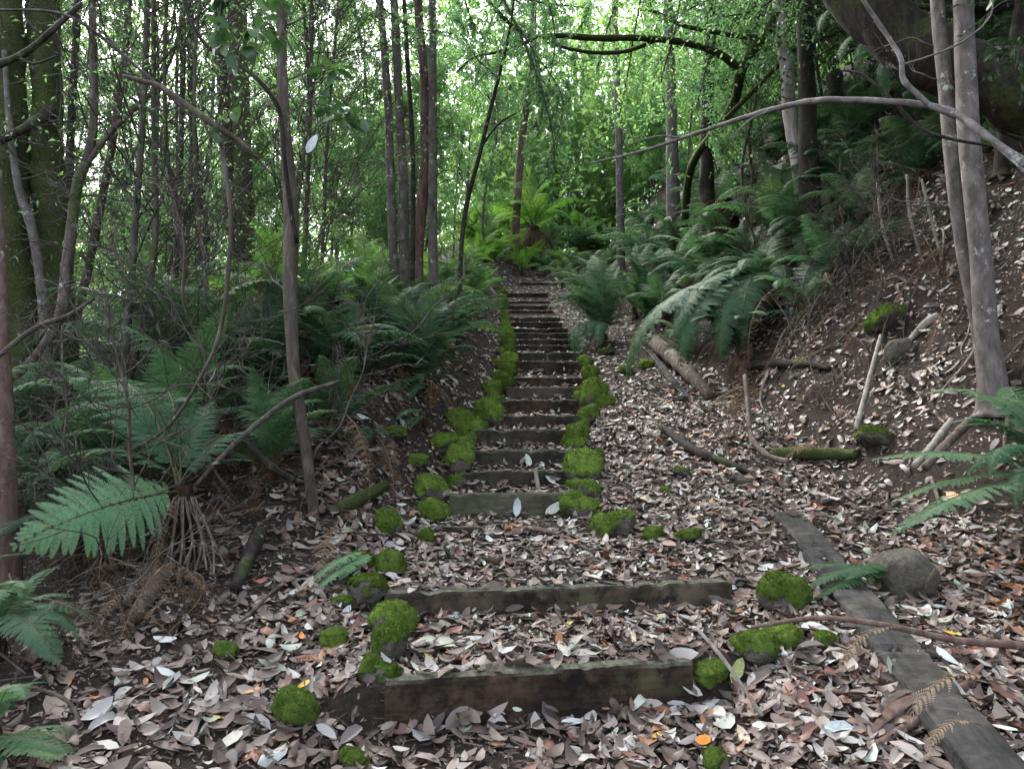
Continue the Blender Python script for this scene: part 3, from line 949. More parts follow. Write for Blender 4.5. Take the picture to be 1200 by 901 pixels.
# ------------------------------------------------------------------ sticks, timbers
def stick(label, pts, mat='stick', cat='stick', name='stick', on=True, branches=(), n=24, rough=.18, group=None, lift=1.0, sides=7):
    """pts [(px, py, radius px)] laid on the ground, or [(px, py, depth, radius px)] in the air"""
    def build(pts):
        A = []
        for q in pts:
            if len(q) == 3:
                h = hit(q[0], q[1]); r = q[2] * h[1] / F; A.append([h[0], h[1], h[2] + r * lift + .006, r])
            else:
                A.append(list(P(q[0], q[1], q[2])) + [q[3] * q[2] / F])
        S = spline(A, n); return S[:, :3], np.maximum(S[:, 3], .0012)
    C, r = build(pts)
    mb = MB(); tube(mb, C, r, sides, 0, rough, len(label), 14)
    loc = C[len(C) // 2]
    if not branches:
        return tag(link(name, mb.mesh(name, M[mat], off=loc), None, loc), label, cat, group)
    root = thing(name, label, cat, loc, group)
    link('stem', mb.mesh('stem', M[mat], off=loc), root)
    for b in branches:
        C, r = build(b); mb = MB(); tube(mb, C, r, 6, 0, rough, 3, 14)
        link('twig', mb.mesh('twig', M[mat], off=loc), root)
    return root


def timber(name, label, a, b, height, thick, mat, drop=0.0, cat='step', seed=0, wob=.006):
    """a weathered sawn timber; a and b are the ends of its top front edge"""
    a = np.asarray(a, float); b = np.asarray(b, float)
    L = np.linalg.norm(b - a); e = (b - a) / L
    back = unit(np.array([-e[1], e[0], 0])); up = np.cross(e, back); up = up if up[2] > 0 else -up
    nL = max(8, int(L / .02)); c = .009
    prof = [(0, -height), (0, -height * .66), (0, -height * .33), (0, -c * 2.2), (c * .7, -c * .7), (c * 2.2, 0), (thick * .4, .001), (thick * .7, 0), (thick - c, 0), (thick, -c), (thick, -height * .5), (thick, -height)]
    K = len(prof)
    t = np.linspace(0, 1, nL)
    V = np.zeros((nL, K, 3))
    for k, (by, bz) in enumerate(prof):
        nz = fbm(t * L * 5, k * .8, seed, seed, 4) * wob * 1.5
        nw = fbm(t * L * 16, k * 1.7, seed + 4, seed, 3) * wob * .6
        chip = np.where(np.abs(bz) < c * 3, -np.maximum(0, fbm(t * L * 11, seed * 1.3, 1, seed, 4) - .08) * .05, 0)
        x = t * L
        x = np.where(t < .01, x + nz * .8, x); x = np.where(t > .99, x + nz * .8, x)
        V[:, k] = x[:, None] * e + (by + nz * (1 if by < thick * .5 else .5))[:, None] * back + (bz + nw + chip)[:, None] * up
    i = np.arange(nL - 1)[:, None] * K; j = np.arange(K)[None]; kk = (j + 1) % K
    Fq = np.stack([i + j, i + K + j, i + K + kk, i + kk], -1).reshape(-1, 4)
    mb = MB(); mb.add(V.reshape(-1, 3), Fq)
    for ring in (0, nL - 1):
        cpt = V[ring].mean(0); mb.V.append(cpt[None]); ci = mb.n; mb.n += 1
        jj = np.arange(K); f = np.stack([ring * K + jj, ring * K + (jj + 1) % K, np.full(K, ci)], -1)
        mb.F.append((f if ring == 0 else f[:, ::-1], 0))
    me = mb.mesh(name, M[mat])
    bm_ = bmesh.new(); bm_.from_mesh(me); bmesh.ops.recalc_face_normals(bm_, faces=bm_.faces); bm_.to_mesh(me); bm_.free()
    # local frame: X along the timber
    me.transform(Matrix([[*map(float, e), 0], [*map(float, back), 0], [*map(float, up), 0], [0, 0, 0, 1]]))
    o = link(name, me)
    o.matrix_world = Matrix([[float(e[q]), float(back[q]), float(up[q]), float(a[q])] for q in range(3)] + [[0, 0, 0, 1]])
    for p_ in me.polygons: p_.use_smooth = False
    return tag(o, label, cat)


def bark_strip(label, pts, width, mat='stick', cat='bark'):
    """a curled ribbon of shed bark; pts [(px, py)] on the ground"""
    S = spline([hit(*q) + np.array([0, 0, .03 + .03 * (k % 2)]) for k, q in enumerate(pts)], 40)
    T = unit(np.gradient(S, axis=0)); s = unit(np.cross(T, np.array([0, 0, 1.0]))); u = np.cross(s, T)
    t = np.linspace(0, 1, 40); wd = width * (np.sin(np.pi * np.clip(t * .9 + .07, 0, 1)) ** .5) * (1 + .25 * fbm(t * 9, 1, 0, 3))
    a = np.linspace(-1.2, 1.2, 9)[None] * (1 + .5 * fbm(t * 5, 4, 0, 8))[:, None]
    V = S[:, None] + (s[:, None] * np.sin(a)[..., None] + u[:, None] * .45 * (np.cos(a) - .6)[..., None]) * (wd * .5)[:, None, None]
    V2 = V - u[:, None] * .004
    mb = MB(); i = np.arange(39)[:, None] * 9; j = np.arange(8)[None]
    f = np.stack([i + j, i + j + 1, i + 10 + j, i + 9 + j], -1).reshape(-1, 4)
    mb.add(np.concatenate([V.reshape(-1, 3), V2.reshape(-1, 3)]), np.concatenate([f, f[:, ::-1] + 360]))
    loc = S[20]
    return tag(link('bark_strip', mb.mesh('bark_strip', M[mat], off=loc), None, loc), label, cat)
# ------------------------------------------------------------------ the stairway
ORD = ['lowest', 'second', 'third', 'fourth', 'fifth', 'sixth', 'seventh', 'eighth', 'ninth', 'tenth', 'eleventh', 'twelfth', 'thirteenth', 'fourteenth', 'fifteenth', 'sixteenth',
       'seventeenth', 'eighteenth', 'nineteenth', 'twentieth', 'twenty-first', 'twenty-second', 'twenty-third', 'topmost']
STL = {0: 'lowest timber step, dark flaking face and pale worn top edge', 1: 'longest timber step, second from the bottom, streaked with pale stains',
       2: 'short half-buried timber stub, third step from the bottom', 3: 'smooth greenish timber step, fourth from the bottom, with two pale leaves leaning on it',
       4: 'black mossy timber step, fifth from the bottom, with a stake standing before it', 8: 'dark timber step, ninth from the bottom, just below the plain brown one',
       9: 'plain brown timber step without stains, tenth from the bottom', 23: 'topmost timber step, where the leafy path vanishes between the ferns'}
STM = {0: 'timber_dark', 1: 'timber_mid', 2: 'timber_black', 3: 'timber_green', 4: 'timber_black', 5: 'timber_black', 6: 'timber_black', 7: 'timber_black', 8: 'timber_dark', 9: 'timber_plain'}
for k, s in enumerate(_st):
    a, b = s['a'].copy(), s['b'].copy()
    ex = .03 if k in (0, 1, 3) else .06
    e = unit(b - a)
    if k != 2: a = a - e * ex * (k not in (0, 1)); b = b + e * ex * (k not in (0, 1))
    timber('timber_step', STL.get(k, 'dark timber step, %s from the bottom' % ORD[k]), a, b, .26, .085, STM.get(k, 'timber_dark' if k % 3 else 'timber_black'), seed=k * 3 + 1, cat='step')
# pegs driven in behind nothing: the thin stake before the fifth step
stick('thin grey wooden stake standing against the fifth step', [(627, 549, 6.62, 2.6), (629, 561, 6.60, 2.8), (632, 578, 6.58, 2.6)], 'stick_pale', 'stake', 'wooden_stake', sides=6)

# the plank lying down the right side
a = hit(908, 616); b = hit(1138, 945)
a = np.array([*a[:2], a[2] + .10]); b = np.array([*b[:2], b[2] + .115])
timber('old_plank', 'long grey weathered plank lying down the leafy slope right of the lowest steps', a, b, .07, .20, 'plank', cat='plank', seed=77, wob=.010)
a = hit(757, 417); b = hit(800, 470)
timber('rotting_board', 'short grey board half sunk in leaves below the large right-hand ferns', np.array([*a[:2], a[2] + .10]), np.array([*b[:2], b[2] + .06]), .10, .09, 'plank', cat='board', seed=78, wob=.012)
stick('rotting pale log lying beside the short grey board', [(768, 412, 9), (800, 440, 10), (830, 472, 8)], 'stick', 'log', 'rotting_log', rough=.3)

# ------------------------------------------------------------------ edging stones
LST = [
    (343, 834, 38, 'small bright mossy stone low on the left among yellow leaves', 0, 1), (457, 727, 42, 'vivid green mossy stone at the left end of the second tread', 1, 1),
    (456, 757, 42, 'pale half-bare stone with patchy moss left of the second tread', 4, 1), (434, 783, 24, 'small mossy stone left of the pale half-bare stone', 2, 1),
    (452, 800, 34, 'angular grey stone wedged against the left end of the lowest step', 4, 1), (430, 690, 44, 'grey stone with a mossy foot left of the second step', 4, 1),
    (455, 662, 30, 'upright mossy stone just above the grey mossy-footed stone', 2, 1), (425, 655, 26, 'small mossy stone left of the upright mossy stone', 0, 1),
    (402, 705, 30, 'low flat greyish stone beside the long path edge, left of the second step', 4, .6), (452, 612, 42, 'flat brown rock with a thin moss film left of the third step', 4, .6),
    (390, 747, 28, 'little mossy lump left of the second tread', 5, .8), (500, 628, 24, 'leaning mossy stone at the left end of the third step', 2, 1.2),
    (508, 599, 36, 'round mossy stone at the left end of the fourth step', 1, 1), (505, 570, 48, 'biggest dark mossy boulder left of the fourth step', 0, 1),
    (538, 538, 34, 'tall mossy stone at the left end of the sixth step', 2, 1.2), (536, 562, 28, 'small mossy stone at the left end of the fifth step', 3, 1),
    (516, 515, 34, 'mossy stone outside the tall one, left of the sixth step', 1, 1), (537, 490, 40, 'long sloping mossy stone left of the seventh step', 5, 1),
    (545, 512, 28, 'dull mossy stone at the left end of the seventh step', 3, 1), (572, 482, 36, 'dark green mossy stone at the left end of the eighth step', 0, 1),
    (558, 500, 22, 'small mossy stone between the seventh and eighth steps, left side', 2, 1), (585, 470, 24, 'mossy stone at the left end of the ninth step', 1, 1),
    (461, 507, 30, 'low moss hump under the fern left of the seventh step', 5, .6), (489, 540, 28, 'low moss-filmed stone left of the sixth step, outermost', 3, .6),
    (577, 455, 24, 'mossy stone at the left end of the tenth step', 2, 1), (592, 446, 26, 'bright mossy stone at the left end of the eleventh step', 1, 1),
    (583, 440, 20, 'mossy stone outside the eleventh step on its left', 3, 1), (595, 432, 26, 'mossy stone at the left end of the twelfth step', 0, 1),
    (597, 421, 22, 'mossy stone just above the left end of the twelfth step', 2, 1), (597, 411, 21, 'mossy stone at the left end of the thirteenth step', 1, 1),
    (596, 403, 19, 'mossy stone at the left end of the fourteenth step', 5, 1), (594, 395, 18, 'mossy stone at the left end of the fifteenth step', 0, 1),
    (595, 388, 17, 'mossy stone at the left end of the sixteenth step', 2, 1), (592, 381, 16, 'mossy stone at the left end of the seventeenth step', 1, 1),
    (591, 374, 15, 'mossy stone at the left end of the eighteenth step', 3, 1), (590, 366, 14, 'mossy stone at the left end of the nineteenth step', 5, 1),
    (589, 358, 13, 'mossy stone at the left end of the twentieth step', 0, 1), (588, 350, 12, 'mossy stone at the left end of the twenty-first step', 2, 1),
    (588, 343, 12, 'mossy stone at the left end of the twenty-second step', 1, 1), (586, 412, 15, 'small mossy stone outside the thirteenth step on its left', 3, 1),
    (584, 425, 16, 'small mossy stone outside the twelfth step on its left', 5, 1), (585, 338, 16, 'mossy stone outside the twenty-third step on its left', 1, .8),
    # right side
    (730, 608, 40, 'pale stone with a moss cap right of the fourth step, largest in its row', 4, 1), (704, 615, 30, 'dark mossy stone left of the pale moss-capped stone', 1, 1),
    (683, 590, 44, 'bright mossy stone at the right end of the fourth step', 0, 1.1), (768, 623, 26, 'mossy stone right of the pale moss-capped stone', 2, 1.1),
    (808, 625, 30, 'flat mossy stone at the right end of the mossy row above the second step', 3, .7), (682, 545, 50, 'large mossy boulder at the right end of the fifth step', 5, 1),
    (700, 533, 26, 'mossy stone resting on the upper right of the large mossy boulder', 1, .8), (690, 573, 30, 'mossy stone between the large mossy boulder and the fourth step', 3, 1),
    (674, 512, 34, 'tall mossy stone at the right end of the sixth step', 2, 1.3), (690, 487, 32, 'low mossy stone at the right end of the eighth step', 3, .7),
    (694, 463, 40, 'big sloping mossy stone at the right end of the ninth step', 5, 1.1), (706, 471, 24, 'mossy stone on the outer side of the big sloping one', 1, .8),
    (690, 476, 20, 'little mossy stone at the right end of the eighth tread', 2, 1), (692, 440, 22, 'mossy stone at the right end of the eleventh step', 0, 1),
    (684, 424, 18, 'mossy stone at the right end of the twelfth step', 1, 1), (712, 410, 22, 'flat mossy stone below the ferns right of the thirteenth step', 3, .7),
    (735, 432, 24, 'flat mossy stone right of the twelfth step', 5, .6), (758, 425, 18, 'mossy stone at the upper end of the short grey board', 2, .9),
    (800, 553, 22, 'low mossy stone alone in the leaves right of the fifth step', 3, .7), (783, 575, 18, 'tiny mossy stone in the leaves right of the fourth step', 1, .7),
    (921, 692, 52, 'bright moss-covered block at the right end of the second step', 0, 1.2), (888, 766, 54, 'long mossy hump in the leaves right of the lowest step', 5, .7),
    (922, 746, 44, 'mossy stone between the plank and the long mossy hump', 1, .7), (833, 786, 44, 'dark mossy stone at the right end of the lowest step', 2, .9),
    (970, 752, 34, 'half-bare pebble-grey stone against the long plank', 4, .7), (840, 893, 46, 'bright moss lump at the bottom edge right of centre', 0, .7),
    (414, 893, 34, 'pale mossy lump at the bottom edge left of centre', 3, .7), (1044, 372, 54, 'overhanging moss cushion on the earth bank below the pale twin trunks', 5, .55),
    (1030, 515, 44, 'flat moss patch on the leaves at the foot of the bank', 3, .5), (262, 763, 26, 'dim mossy stone low on the far left slope', 2, .8),
    (1060, 405, 40, 'grey stone set in the bank under the moss cushion', None, .9),
]
for n_, (px, py, w, lab, kd, fl) in enumerate(LST):
    if n_ < 11: w = w * 1.22
    if kd is None:
        stone(px, py, w, lab, 4, None, .3, fl, name='bank_stone', moss=False)
    else:
        stone(px, py, w, lab, kd, flat=fl)
stone(1068, 672, 84, 'big bare brown rock beside the long plank under the fern tips', 4, flat=.8, name='rock', sink=.24, moss=False)

# low stones closing the rows between one step and the next
for k in range(3, 21):
    for side in ('left', 'right'):
        if side == 'right' and k > 11: continue
        s0, s1 = _st[k], _st[k + 1]
        x = (s0['a'][0] + s1['a'][0]) / 2 - .13 if side == 'left' else (s0['b'][0] + s1['b'][0]) / 2 + .13
        y = (s0['y'] + s1['y']) / 2
        stone(0, 0, float(R.uniform(.15, .24)) * F / y, 'low mossy stone in the %s border between the %s and %s steps' % (side, ORD[k], ORD[k + 1]), flat=float(R.uniform(.7, 1.0)), loc=on_ground(x + float(R.normal(0, .03)), y - .05))

# ------------------------------------------------------------------ single leaves one would point at
def leaf(px, py, wpx, col, label, name='fallen_leaf', up=None, loc=None, ang=None):
    g = np.random.default_rng(int(px * 3 + py))
    c = hit(px, py) if loc is None else np.asarray(loc)
    l = wpx * c[1] / F
    nr = gnormal(c[0:1], c[1:2]) if up is None else unit(np.array([up], float))
    a = g.uniform(0, 6.28) if ang is None else ang
    d = np.array([[math.cos(a), math.sin(a), 0.0]]) if up is None else np.array([[math.cos(a), 0, math.sin(a)]])
    mb = MB()
    leaves(mb, np.zeros((1, 3)), d, unit(nr + g.normal(0, .12, (1, 3))), np.array([l]), np.array([l * .42]), np.array([g.normal(.1, .15)]), np.array([g.normal(.1, .2)]), 0, g.normal(0, .2, 1))
    return tag(link(name, mb.mesh(name, M['leaf_' + col]), None, c + nr[0] * .035), label, 'leaf')


for a_ in [
    (667, 741, 24, 'yellow', 'yellow leaf lying on the second tread near its middle'), (502, 778, 18, 'yellow', 'golden leaf at the left corner of the lowest step'),
    (1115, 751, 20, 'yellow', 'yellow leaf below the reddish twig beyond the plank'), (771, 874, 22, 'yellow', 'yellow leaf on the ground just below the lowest step'),
    (583, 767, 18, 'orange', 'small orange leaf near the middle of the lower tread'), (355, 813, 20, 'yellow', 'yellow leaf just above the small bright mossy stone'),
    (294, 818, 20, 'orange', 'orange leaf alone on the lower left slope'), (257, 851, 16, 'yellow', 'yellow leaf among brown ones at lower left'),
    (920, 456, 10, 'yellow', 'yellow leaf high on the leafy slope below the brown fern skirt'), (1120, 588, 24, 'orange', 'orange-yellow leaf under the right-hand fern frond'),
    (857, 468, 10, 'yellow', 'small yellow leaf beside the upright bent stick'), (905, 680, 22, 'orange', 'rust-orange leaf touching the mossy block'),
    (823, 878, 40, 'orange', 'broad orange leaf at the bottom edge right of centre'), (352, 755, 16, 'orange', 'orange leaf on the left slope beside a pale leaf'),
    (612, 550, 7, 'yellow', 'tiny yellow leaf on the fifth tread'), (549, 638, 10, 'yellow', 'yellow leaf at the foot of the third step'),
    (1083, 727, 34, 'silver', 'large silvery leaf lying right of the plank'), (980, 866, 46, 'silver', 'largest pale grey leaf near the bottom right'),
    (845, 845, 36, 'pale', 'cream oval leaf below the dark mossy stone'), (690, 852, 40, 'pale', 'pale curled leaf below the middle of the lowest step'),
    (720, 700, 12, 'olive', 'olive leaf resting on the second step'), (660, 770, 34, 'pale', 'long pale leaf on the lower tread'), (202, 806, 30, 'silver', 'silvery leaf on the dim left slope'),
    (270, 880, 44, 'pale', 'long cream leaf at the bottom left'), (1008, 690, 36, 'pale', 'pale curled leaf lying across the plank'), (1110, 780, 34, 'silver', 'bluish pale leaf right of the plank, below the silvery one'),
    (420, 742, 34, 'silver', 'bluish white leaf left of the vivid green mossy stone'), (560, 735, 30, 'pale', 'cream leaf against the foot of the second step'),
    (300, 690, 24, 'red', 'dark red leaf on the left slope'), (860, 800, 34, 'olive', 'greenish leaf below the long mossy hump'),
]:
    leaf(*a_)
leaf(605, 596, 24, 'silver', 'pale upright leaf leaning on the face of the fourth step, nearer its middle', loc=P(606, 594, 6.05) - np.array([0, .02, 0]), up=(0, -1, .15), ang=1.5)
leaf(650, 597, 26, 'pale', 'pale broad leaf leaning on the face of the fourth step, at its right end', loc=P(649, 596, 6.05) - np.array([0, .02, 0]), up=(0, -1, .25), ang=.6)

# ------------------------------------------------------------------ sticks and branches on the ground
for lab, pts, mt in [
    ('thin pale stick leaning by the long mossy hump', [(816, 735, 2.9, 2.2), (850, 775, 2.85, 2.4), (893, 838, 2.8, 2.6)], 'stick_pale'),
    ('long reddish twig crossing over the plank', [(880, 735, 3.3, 2.2), (960, 724, 3.2, 3.2), (1040, 733, 3.1, 3.6), (1120, 750, 3.1, 4.2), (1210, 757, 3.1, 5.)], 'bark_red'),
    ('dark rounded branch lying along the bark strip', [(1018, 888, 4), (1072, 855, 6), (1120, 820, 6), (1155, 795, 3)], 'bark_red'),
    ('bent grey stick standing up and trailing through the leaves', [(873, 440, 7.6, 2.4), (877, 480, 7.3, 3), (880, 512, 7.0, 3.4), (900, 534, 6.7, 4), (925, 541, 6.5, 3)], 'stick'),
    ('mossy log lying at the foot of the bank', [(905, 541, 7), (945, 541, 8), (985, 541, 7.5), (1005, 539, 6)], 'bark_mossbranch'),
    ('pale straight stick leaning on the bank', [(1032, 393, 6.9, 2.2), (1018, 445, 6.6, 2.6), (1003, 503, 6.3, 3)], 'stick_pale'),
    ('dark forked root in the leaves right of the sixth step', [(775, 505, 3.5), (812, 535, 6), (850, 548, 5), (885, 560, 2.5)], 'bark_dark'),
    ('dark log jutting from under the brown fern skirt', [(862, 436, 5), (900, 434, 6), (945, 433, 5), (972, 436, 3)], 'bark_dark'),
    ('thick straight pole slanting down the right bank', [(1115, 492, 5.4, 4), (1094, 520, 5.2, 4.4), (1072, 546, 5.0, 4)], 'stick_pale'),
    ('brown pole lying parallel to the slanting pole', [(1136, 494, 5.2, 5), (1108, 522, 5.0, 5.4), (1084, 548, 4.9, 5)], 'stick'),
    ('mossy-topped log lying on the left slope', [(395, 606, 7), (420, 596, 9), (452, 577, 6)], 'bark_mossbranch'),
    ('charred dark log pointing down the left slope', [(275, 700, 7), (290, 667, 9), (303, 635, 9)], 'bark_dark'),
    ('thick pale stump root on the left slope', [(158, 735, 8), (178, 705, 10), (196, 682, 9)], 'stick'),
    ('pale broken branch end beside the stump root', [(148, 716, 6), (168, 690, 8), (187, 664, 6)], 'stick'),
    ('dark stick lying below the charred log', [(196, 755, 3), (210, 735, 4), (220, 715, 4)], 'bark_dark'),
    ('long bare branch slanting across the left ferns', [(228, 570, 4.2, 2.2), (265, 530, 4.3, 3), (310, 490, 4.5, 3.4), (350, 463, 4.7, 3), (398, 447, 4.9, 2)], 'bark_twig'),
    ('dark forked branch under the left ferns', [(285, 514, 4.5, 4), (315, 545, 4.5, 4.6), (345, 563, 4.6, 4)], 'bark_dark'),
    ('thin brown stick lying across the left slope', [(280, 735, 2.2), (330, 690, 2.6), (372, 668, 2)], 'stick'),
    ('thin twig arching over the bottom left ferns', [(0, 812, 2.5, 2), (45, 808, 2.6, 2.2), (80, 822, 2.6, 2), (95, 850, 2.6, 1.6)], 'stick'),
    ('slender stick among leaves below the lowest step', [(560, 872, 2), (610, 858, 2.2), (640, 844, 1.6)], 'stick'),
    ('curved twig at the left end of the lower tread', [(512, 745, 1.5), (540, 755, 1.8), (575, 750, 1.5)], 'stick'),
    ('grey twig lying along the second tread', [(690, 752, 1.6), (760, 744, 2), (800, 742, 1.6)], 'stick'),
    ('thin dead stem standing on the upper bank, left one', [(1028, 215, 7.9, 1.6), (1034, 265, 7.9, 1.8), (1048, 310, 7.9, 1.8)], 'stick_pale'),
    ('thin dead stem standing on the upper bank, tallest one', [(1063, 205, 7.6, 1.6), (1066, 250, 7.6, 1.8), (1082, 310, 7.6, 2)], 'stick_pale'),
    ('thin dead stem slanting on the upper bank beside the twin trunks', [(1080, 210, 7.4, 1.4), (1092, 260, 7.4, 1.7), (1106, 312, 7.4, 1.8)], 'stick_pale'),
    ('pale bark stick lying on the bank under the twin trunks', [(1100, 373, 4), (1085, 385, 5), (1066, 402, 3)], 'stick_pale'),
]:
    stick(lab, pts, mt)

bark_strip('peeling pinkish strip of bark lying over the lower plank, wider one', [(1020, 868), (1062, 838), (1120, 816), (1152, 797)], .06, 'bark_red')
bark_strip('narrow strip of bark split off beside the wider pinkish one', [(1020, 850), (1060, 830), (1095, 822)], .045, 'stick')
bark_strip('reddish-brown slab of bark lying in front of the fourth step', [(590, 632), (618, 628), (655, 630)], .13, 'bark_red')

# roots and dead stems laid bare on the earth bank
for k in range(22):
    g = np.random.default_rng(640 + k)
    x = g.uniform(2.9, 5.0); y = g.uniform(5.6, 9.2); c0 = on_ground(x, y, .02); pp = [c0]
    a = g.uniform(2.6, 5.0)
    for q in range(4):
        a += g.normal(0, .5); s_ = g.uniform(.12, .3); n_ = on_ground(pp[-1][0] + math.cos(a) * s_, pp[-1][1] + math.sin(a) * s_, g.uniform(.005, .06)); pp.append(n_)
    mb = MB(); r_ = g.uniform(.006, .02); tube(mb, spline(pp, 26), np.linspace(r_, r_ * .35, 26), 6, 0, .25, k, 16)
    tag(link('root', mb.mesh('root', M[['stick', 'bark_dark', 'stick_pale'][k % 3]], off=c0), None, c0), 'bare root or fallen stem lying on the earth bank at right', 'root', 'roots bared on the right bank')

# ------------------------------------------------------------------ ferns, frond by frond
def tipsof(L): return [((P(q[0], q[1], q[2]),) + tuple(q[3:]) if len(q) > 3 else P(q[0], q[1], q[2])) for q in L]


fern('tree fern with a bright pale frond reaching out above dry stalks on the left', P(213, 572, 4.2),
     tipsof([(16, 640, 3.5, 'broad', 'fern_pale', -.85), (60, 610, 3.9, 'broad', 'fern_pale', -.6), (110, 470, 4.9), (60, 505, 4.6, 'arch', 'fern_blue'), (45, 560, 4.2, 'arch', 'fern_blue'), (250, 470, 4.7, 'up', 'fern_blue'), (180, 470, 5.1), (330, 520, 4.8)]),
     'fern_mid', 'arch', dead=6, trunk=.07, seed=2, snap=False, extra=.3)
for k in range(22):
    x0 = 200 + k * 5.2
    stick('dry upright frond stalk below the pale-fronded tree fern', [(204 + k * 1.1 + k * 5 % 4, 582 + k % 3 * 5, 4.15, 1.0), (192 + k * 2.6 + (k * 7 % 9), 632, 4.1 - .03 * (k % 4), 1.3), (172 + k * 3.9 + (k * 11 % 17), 694 - k * 5 % 29 - k * .6, 4.02 - .06 * (k % 4), 1.0 + k % 3 * .4)], 'stick', 'fern stalk', 'fern_stalk', group='dry stalks hanging below the left tree fern', sides=6)
fern('tree fern with long fronds hanging like curtains beside the slim brown trunk', P(392, 352, 5.7),
     tipsof([(250, 530, 5.0, 'droop'), (284, 500, 5.1, 'droop'), (315, 470, 5.2, 'droop', 'fern_blue'), (240, 470, 5.0, 'droop'), (330, 440, 5.5, 'droop'), (440, 335, 6.2, 'arch', 'fern_mid'), (300, 330, 5.9, 'arch', 'fern_blue'), (420, 450, 5.3, 'droop')]),
     'fern_mid', 'droop', dead=12, trunk=.08, seed=3)
fern('dark upright fern on the left hump, in front of the clump of thin stems', P(497, 446, 6.9),
     tipsof([(438, 368, 6.6, 'arch', 'fern_blue'), (468, 352, 6.8, 'up', 'fern_blue'), (518, 345, 7.0, 'up'), (548, 352, 7.2, 'arch'), (574, 348, 7.3, 'arch'), (592, 360, 7.4, 'arch'), (410, 402, 6.4, 'arch', 'fern_blue'), (425, 372, 7.2), (535, 390, 6.6), (460, 400, 6.3)]),
     'fern_mid', 'arch', dead=14, trunk=.06, seed=5)
fern('bright yellow-green fern behind the hanging fern, left of the thin stems', P(432, 395, 8.6),
     tipsof([(360, 335, 8.4), (395, 300, 8.8, 'up'), (450, 285, 9, 'up'), (487, 330, 9), (372, 370, 8.2), (420, 270, 9.2, 'up'), (465, 300, 9.2), (345, 300, 8.8)]), 'fern_lime', 'arch', trunk=.06, seed=6)
fern('low fern dangling one long frond over the left slope', P(503, 452, 6.25), tipsof([(438, 503, 5.7, 'arch', 'fern_blue'), (478, 470, 5.9, 'arch'), (540, 440, 6.3)]), 'fern_blue', 'arch', seed=7)
fern('tiny fern left of the mossy stones by the seventh step', P(498, 494, 5.9), tipsof([(466, 515, 5.6), (480, 505, 5.7)]), 'fern_blue', 'arch', trunk=.02, seed=8)
fern('small bluish fern hanging at the edge of the left hump', P(435, 505, 5.6), tipsof([(413, 548, 5.4), (425, 535, 5.4), (450, 520, 5.5)]), 'fern_blue', 'droop', trunk=.025, seed=9)
fern('small pale fern frond lying on the slope left of the second step', P(432, 648, 4.75), tipsof([(372, 690, 4.3, 'flat', 'fern_pale'), (395, 668, 4.5, 'flat', 'fern_blue')]), 'fern_blue', 'flat', trunk=.02, seed=10)
fern('dim fern at the left edge, lowest but one', P(-12, 745, 2.9), tipsof([(92, 742, 2.9, 'arch', 'fern_blue'), (88, 700, 3.0, 'arch', 'fern_blue'), (60, 665, 3.1, 'up'), (30, 690, 2.7), (70, 780, 2.6, 'arch', 'fern_blue')]), 'fern_blue', 'arch', dead=5, seed=11)
fern('dim fern in the bottom left corner', P(-20, 865, 2.45), tipsof([(85, 850, 2.5, 'flat'), (60, 800, 2.6, 'arch'), (75, 890, 2.3, 'flat'), (30, 820, 2.3)]), 'fern_mid', 'arch', dead=4, seed=12)
fern('leafy fern with fanned fronds between the left mossy trunks and the pale-fronded one', P(120, 560, 5.1), tipsof([(30, 450, 5.0), (70, 430, 5.3), (115, 425, 5.5, 'up', 'fern_lime'), (160, 450, 5.5, 'arch', 'fern_lime'), (190, 490, 5.2), (20, 500, 4.7), (60, 540, 4.6, 'arch', 'fern_blue'), (165, 540, 4.7, 'arch', 'fern_blue')]), 'fern_mid', 'arch', dead=8, seed=13)
fern('bluish fern with wide flat fronds beyond the left undergrowth', P(175, 480, 6.4), tipsof([(90, 400, 6.5), (130, 395, 6.8), (200, 380, 6.8), (250, 400, 6.8), (270, 440, 6.3), (75, 440, 6.2)]), 'fern_blue', 'flat', dead=4, seed=14)
fern('green fern beside the mossy trunk, left of the hanging fern', P(290, 450, 7), tipsof([(220, 400, 6.9), (255, 380, 7.1, 'arch', 'fern_lime'), (310, 390, 7.1, 'arch', 'fern_lime'), (340, 410, 6.8), (235, 440, 6.6, 'arch', 'fern_lime'), (270, 400, 7.4, 'up', 'fern_lime')]), 'fern_mid', 'arch', dead=4, seed=15)
# far ones at the head of the stairs
fern('brightest tree fern with a brown skirt at the head of the stairs', P(626, 268, 25), tipsof([(565, 232, 24), (590, 212, 24.5, 'arch'), (622, 200, 25, 'up'), (655, 208, 25), (690, 238, 24.5), (548, 252, 23.6), (672, 262, 24, 'droop'), (640, 228, 23.5), (600, 240, 23.4), (605, 196, 26, 'up')]), 'fern_lime', 'arch', dead=0, trunk=.2, seed=16, snap=False)
for k in range(34):
    cz = P(626, 266, 25)
    t_ = cz + np.array([R.normal(.1, .5), -.35 + R.normal(0, .2), -1.05 + R.normal(0, .2)])
    put_frond(bpy.data.objects[[o.name for o in bpy.data.objects if o.get('label', '').startswith('brightest tree fern')][0]],
              np.array(bpy.data.objects[[o.name for o in bpy.data.objects if o.get('label', '').startswith('brightest tree fern')][0]].location), cz, t_, 'hang', 'fern_dead', k % 3, name='dead_frond')
fern('green tree fern left of the brown-skirted one', P(568, 292, 16.5), tipsof([(505, 262, 16), (530, 240, 16.5, 'up'), (570, 232, 17, 'up'), (610, 255, 17), (520, 300, 15.6), (600, 290, 16), (560, 262, 15.8)]), 'fern_lime', 'arch', dead=6, trunk=.12, seed=17)
fern('low bright fern right above the top of the stairs, left side', P(600, 305, 19), tipsof([(560, 292, 18.7), (582, 278, 19), (610, 282, 19), (635, 295, 19), (622, 310, 18.5)]), 'fern_lime', 'arch', dead=3, seed=18)
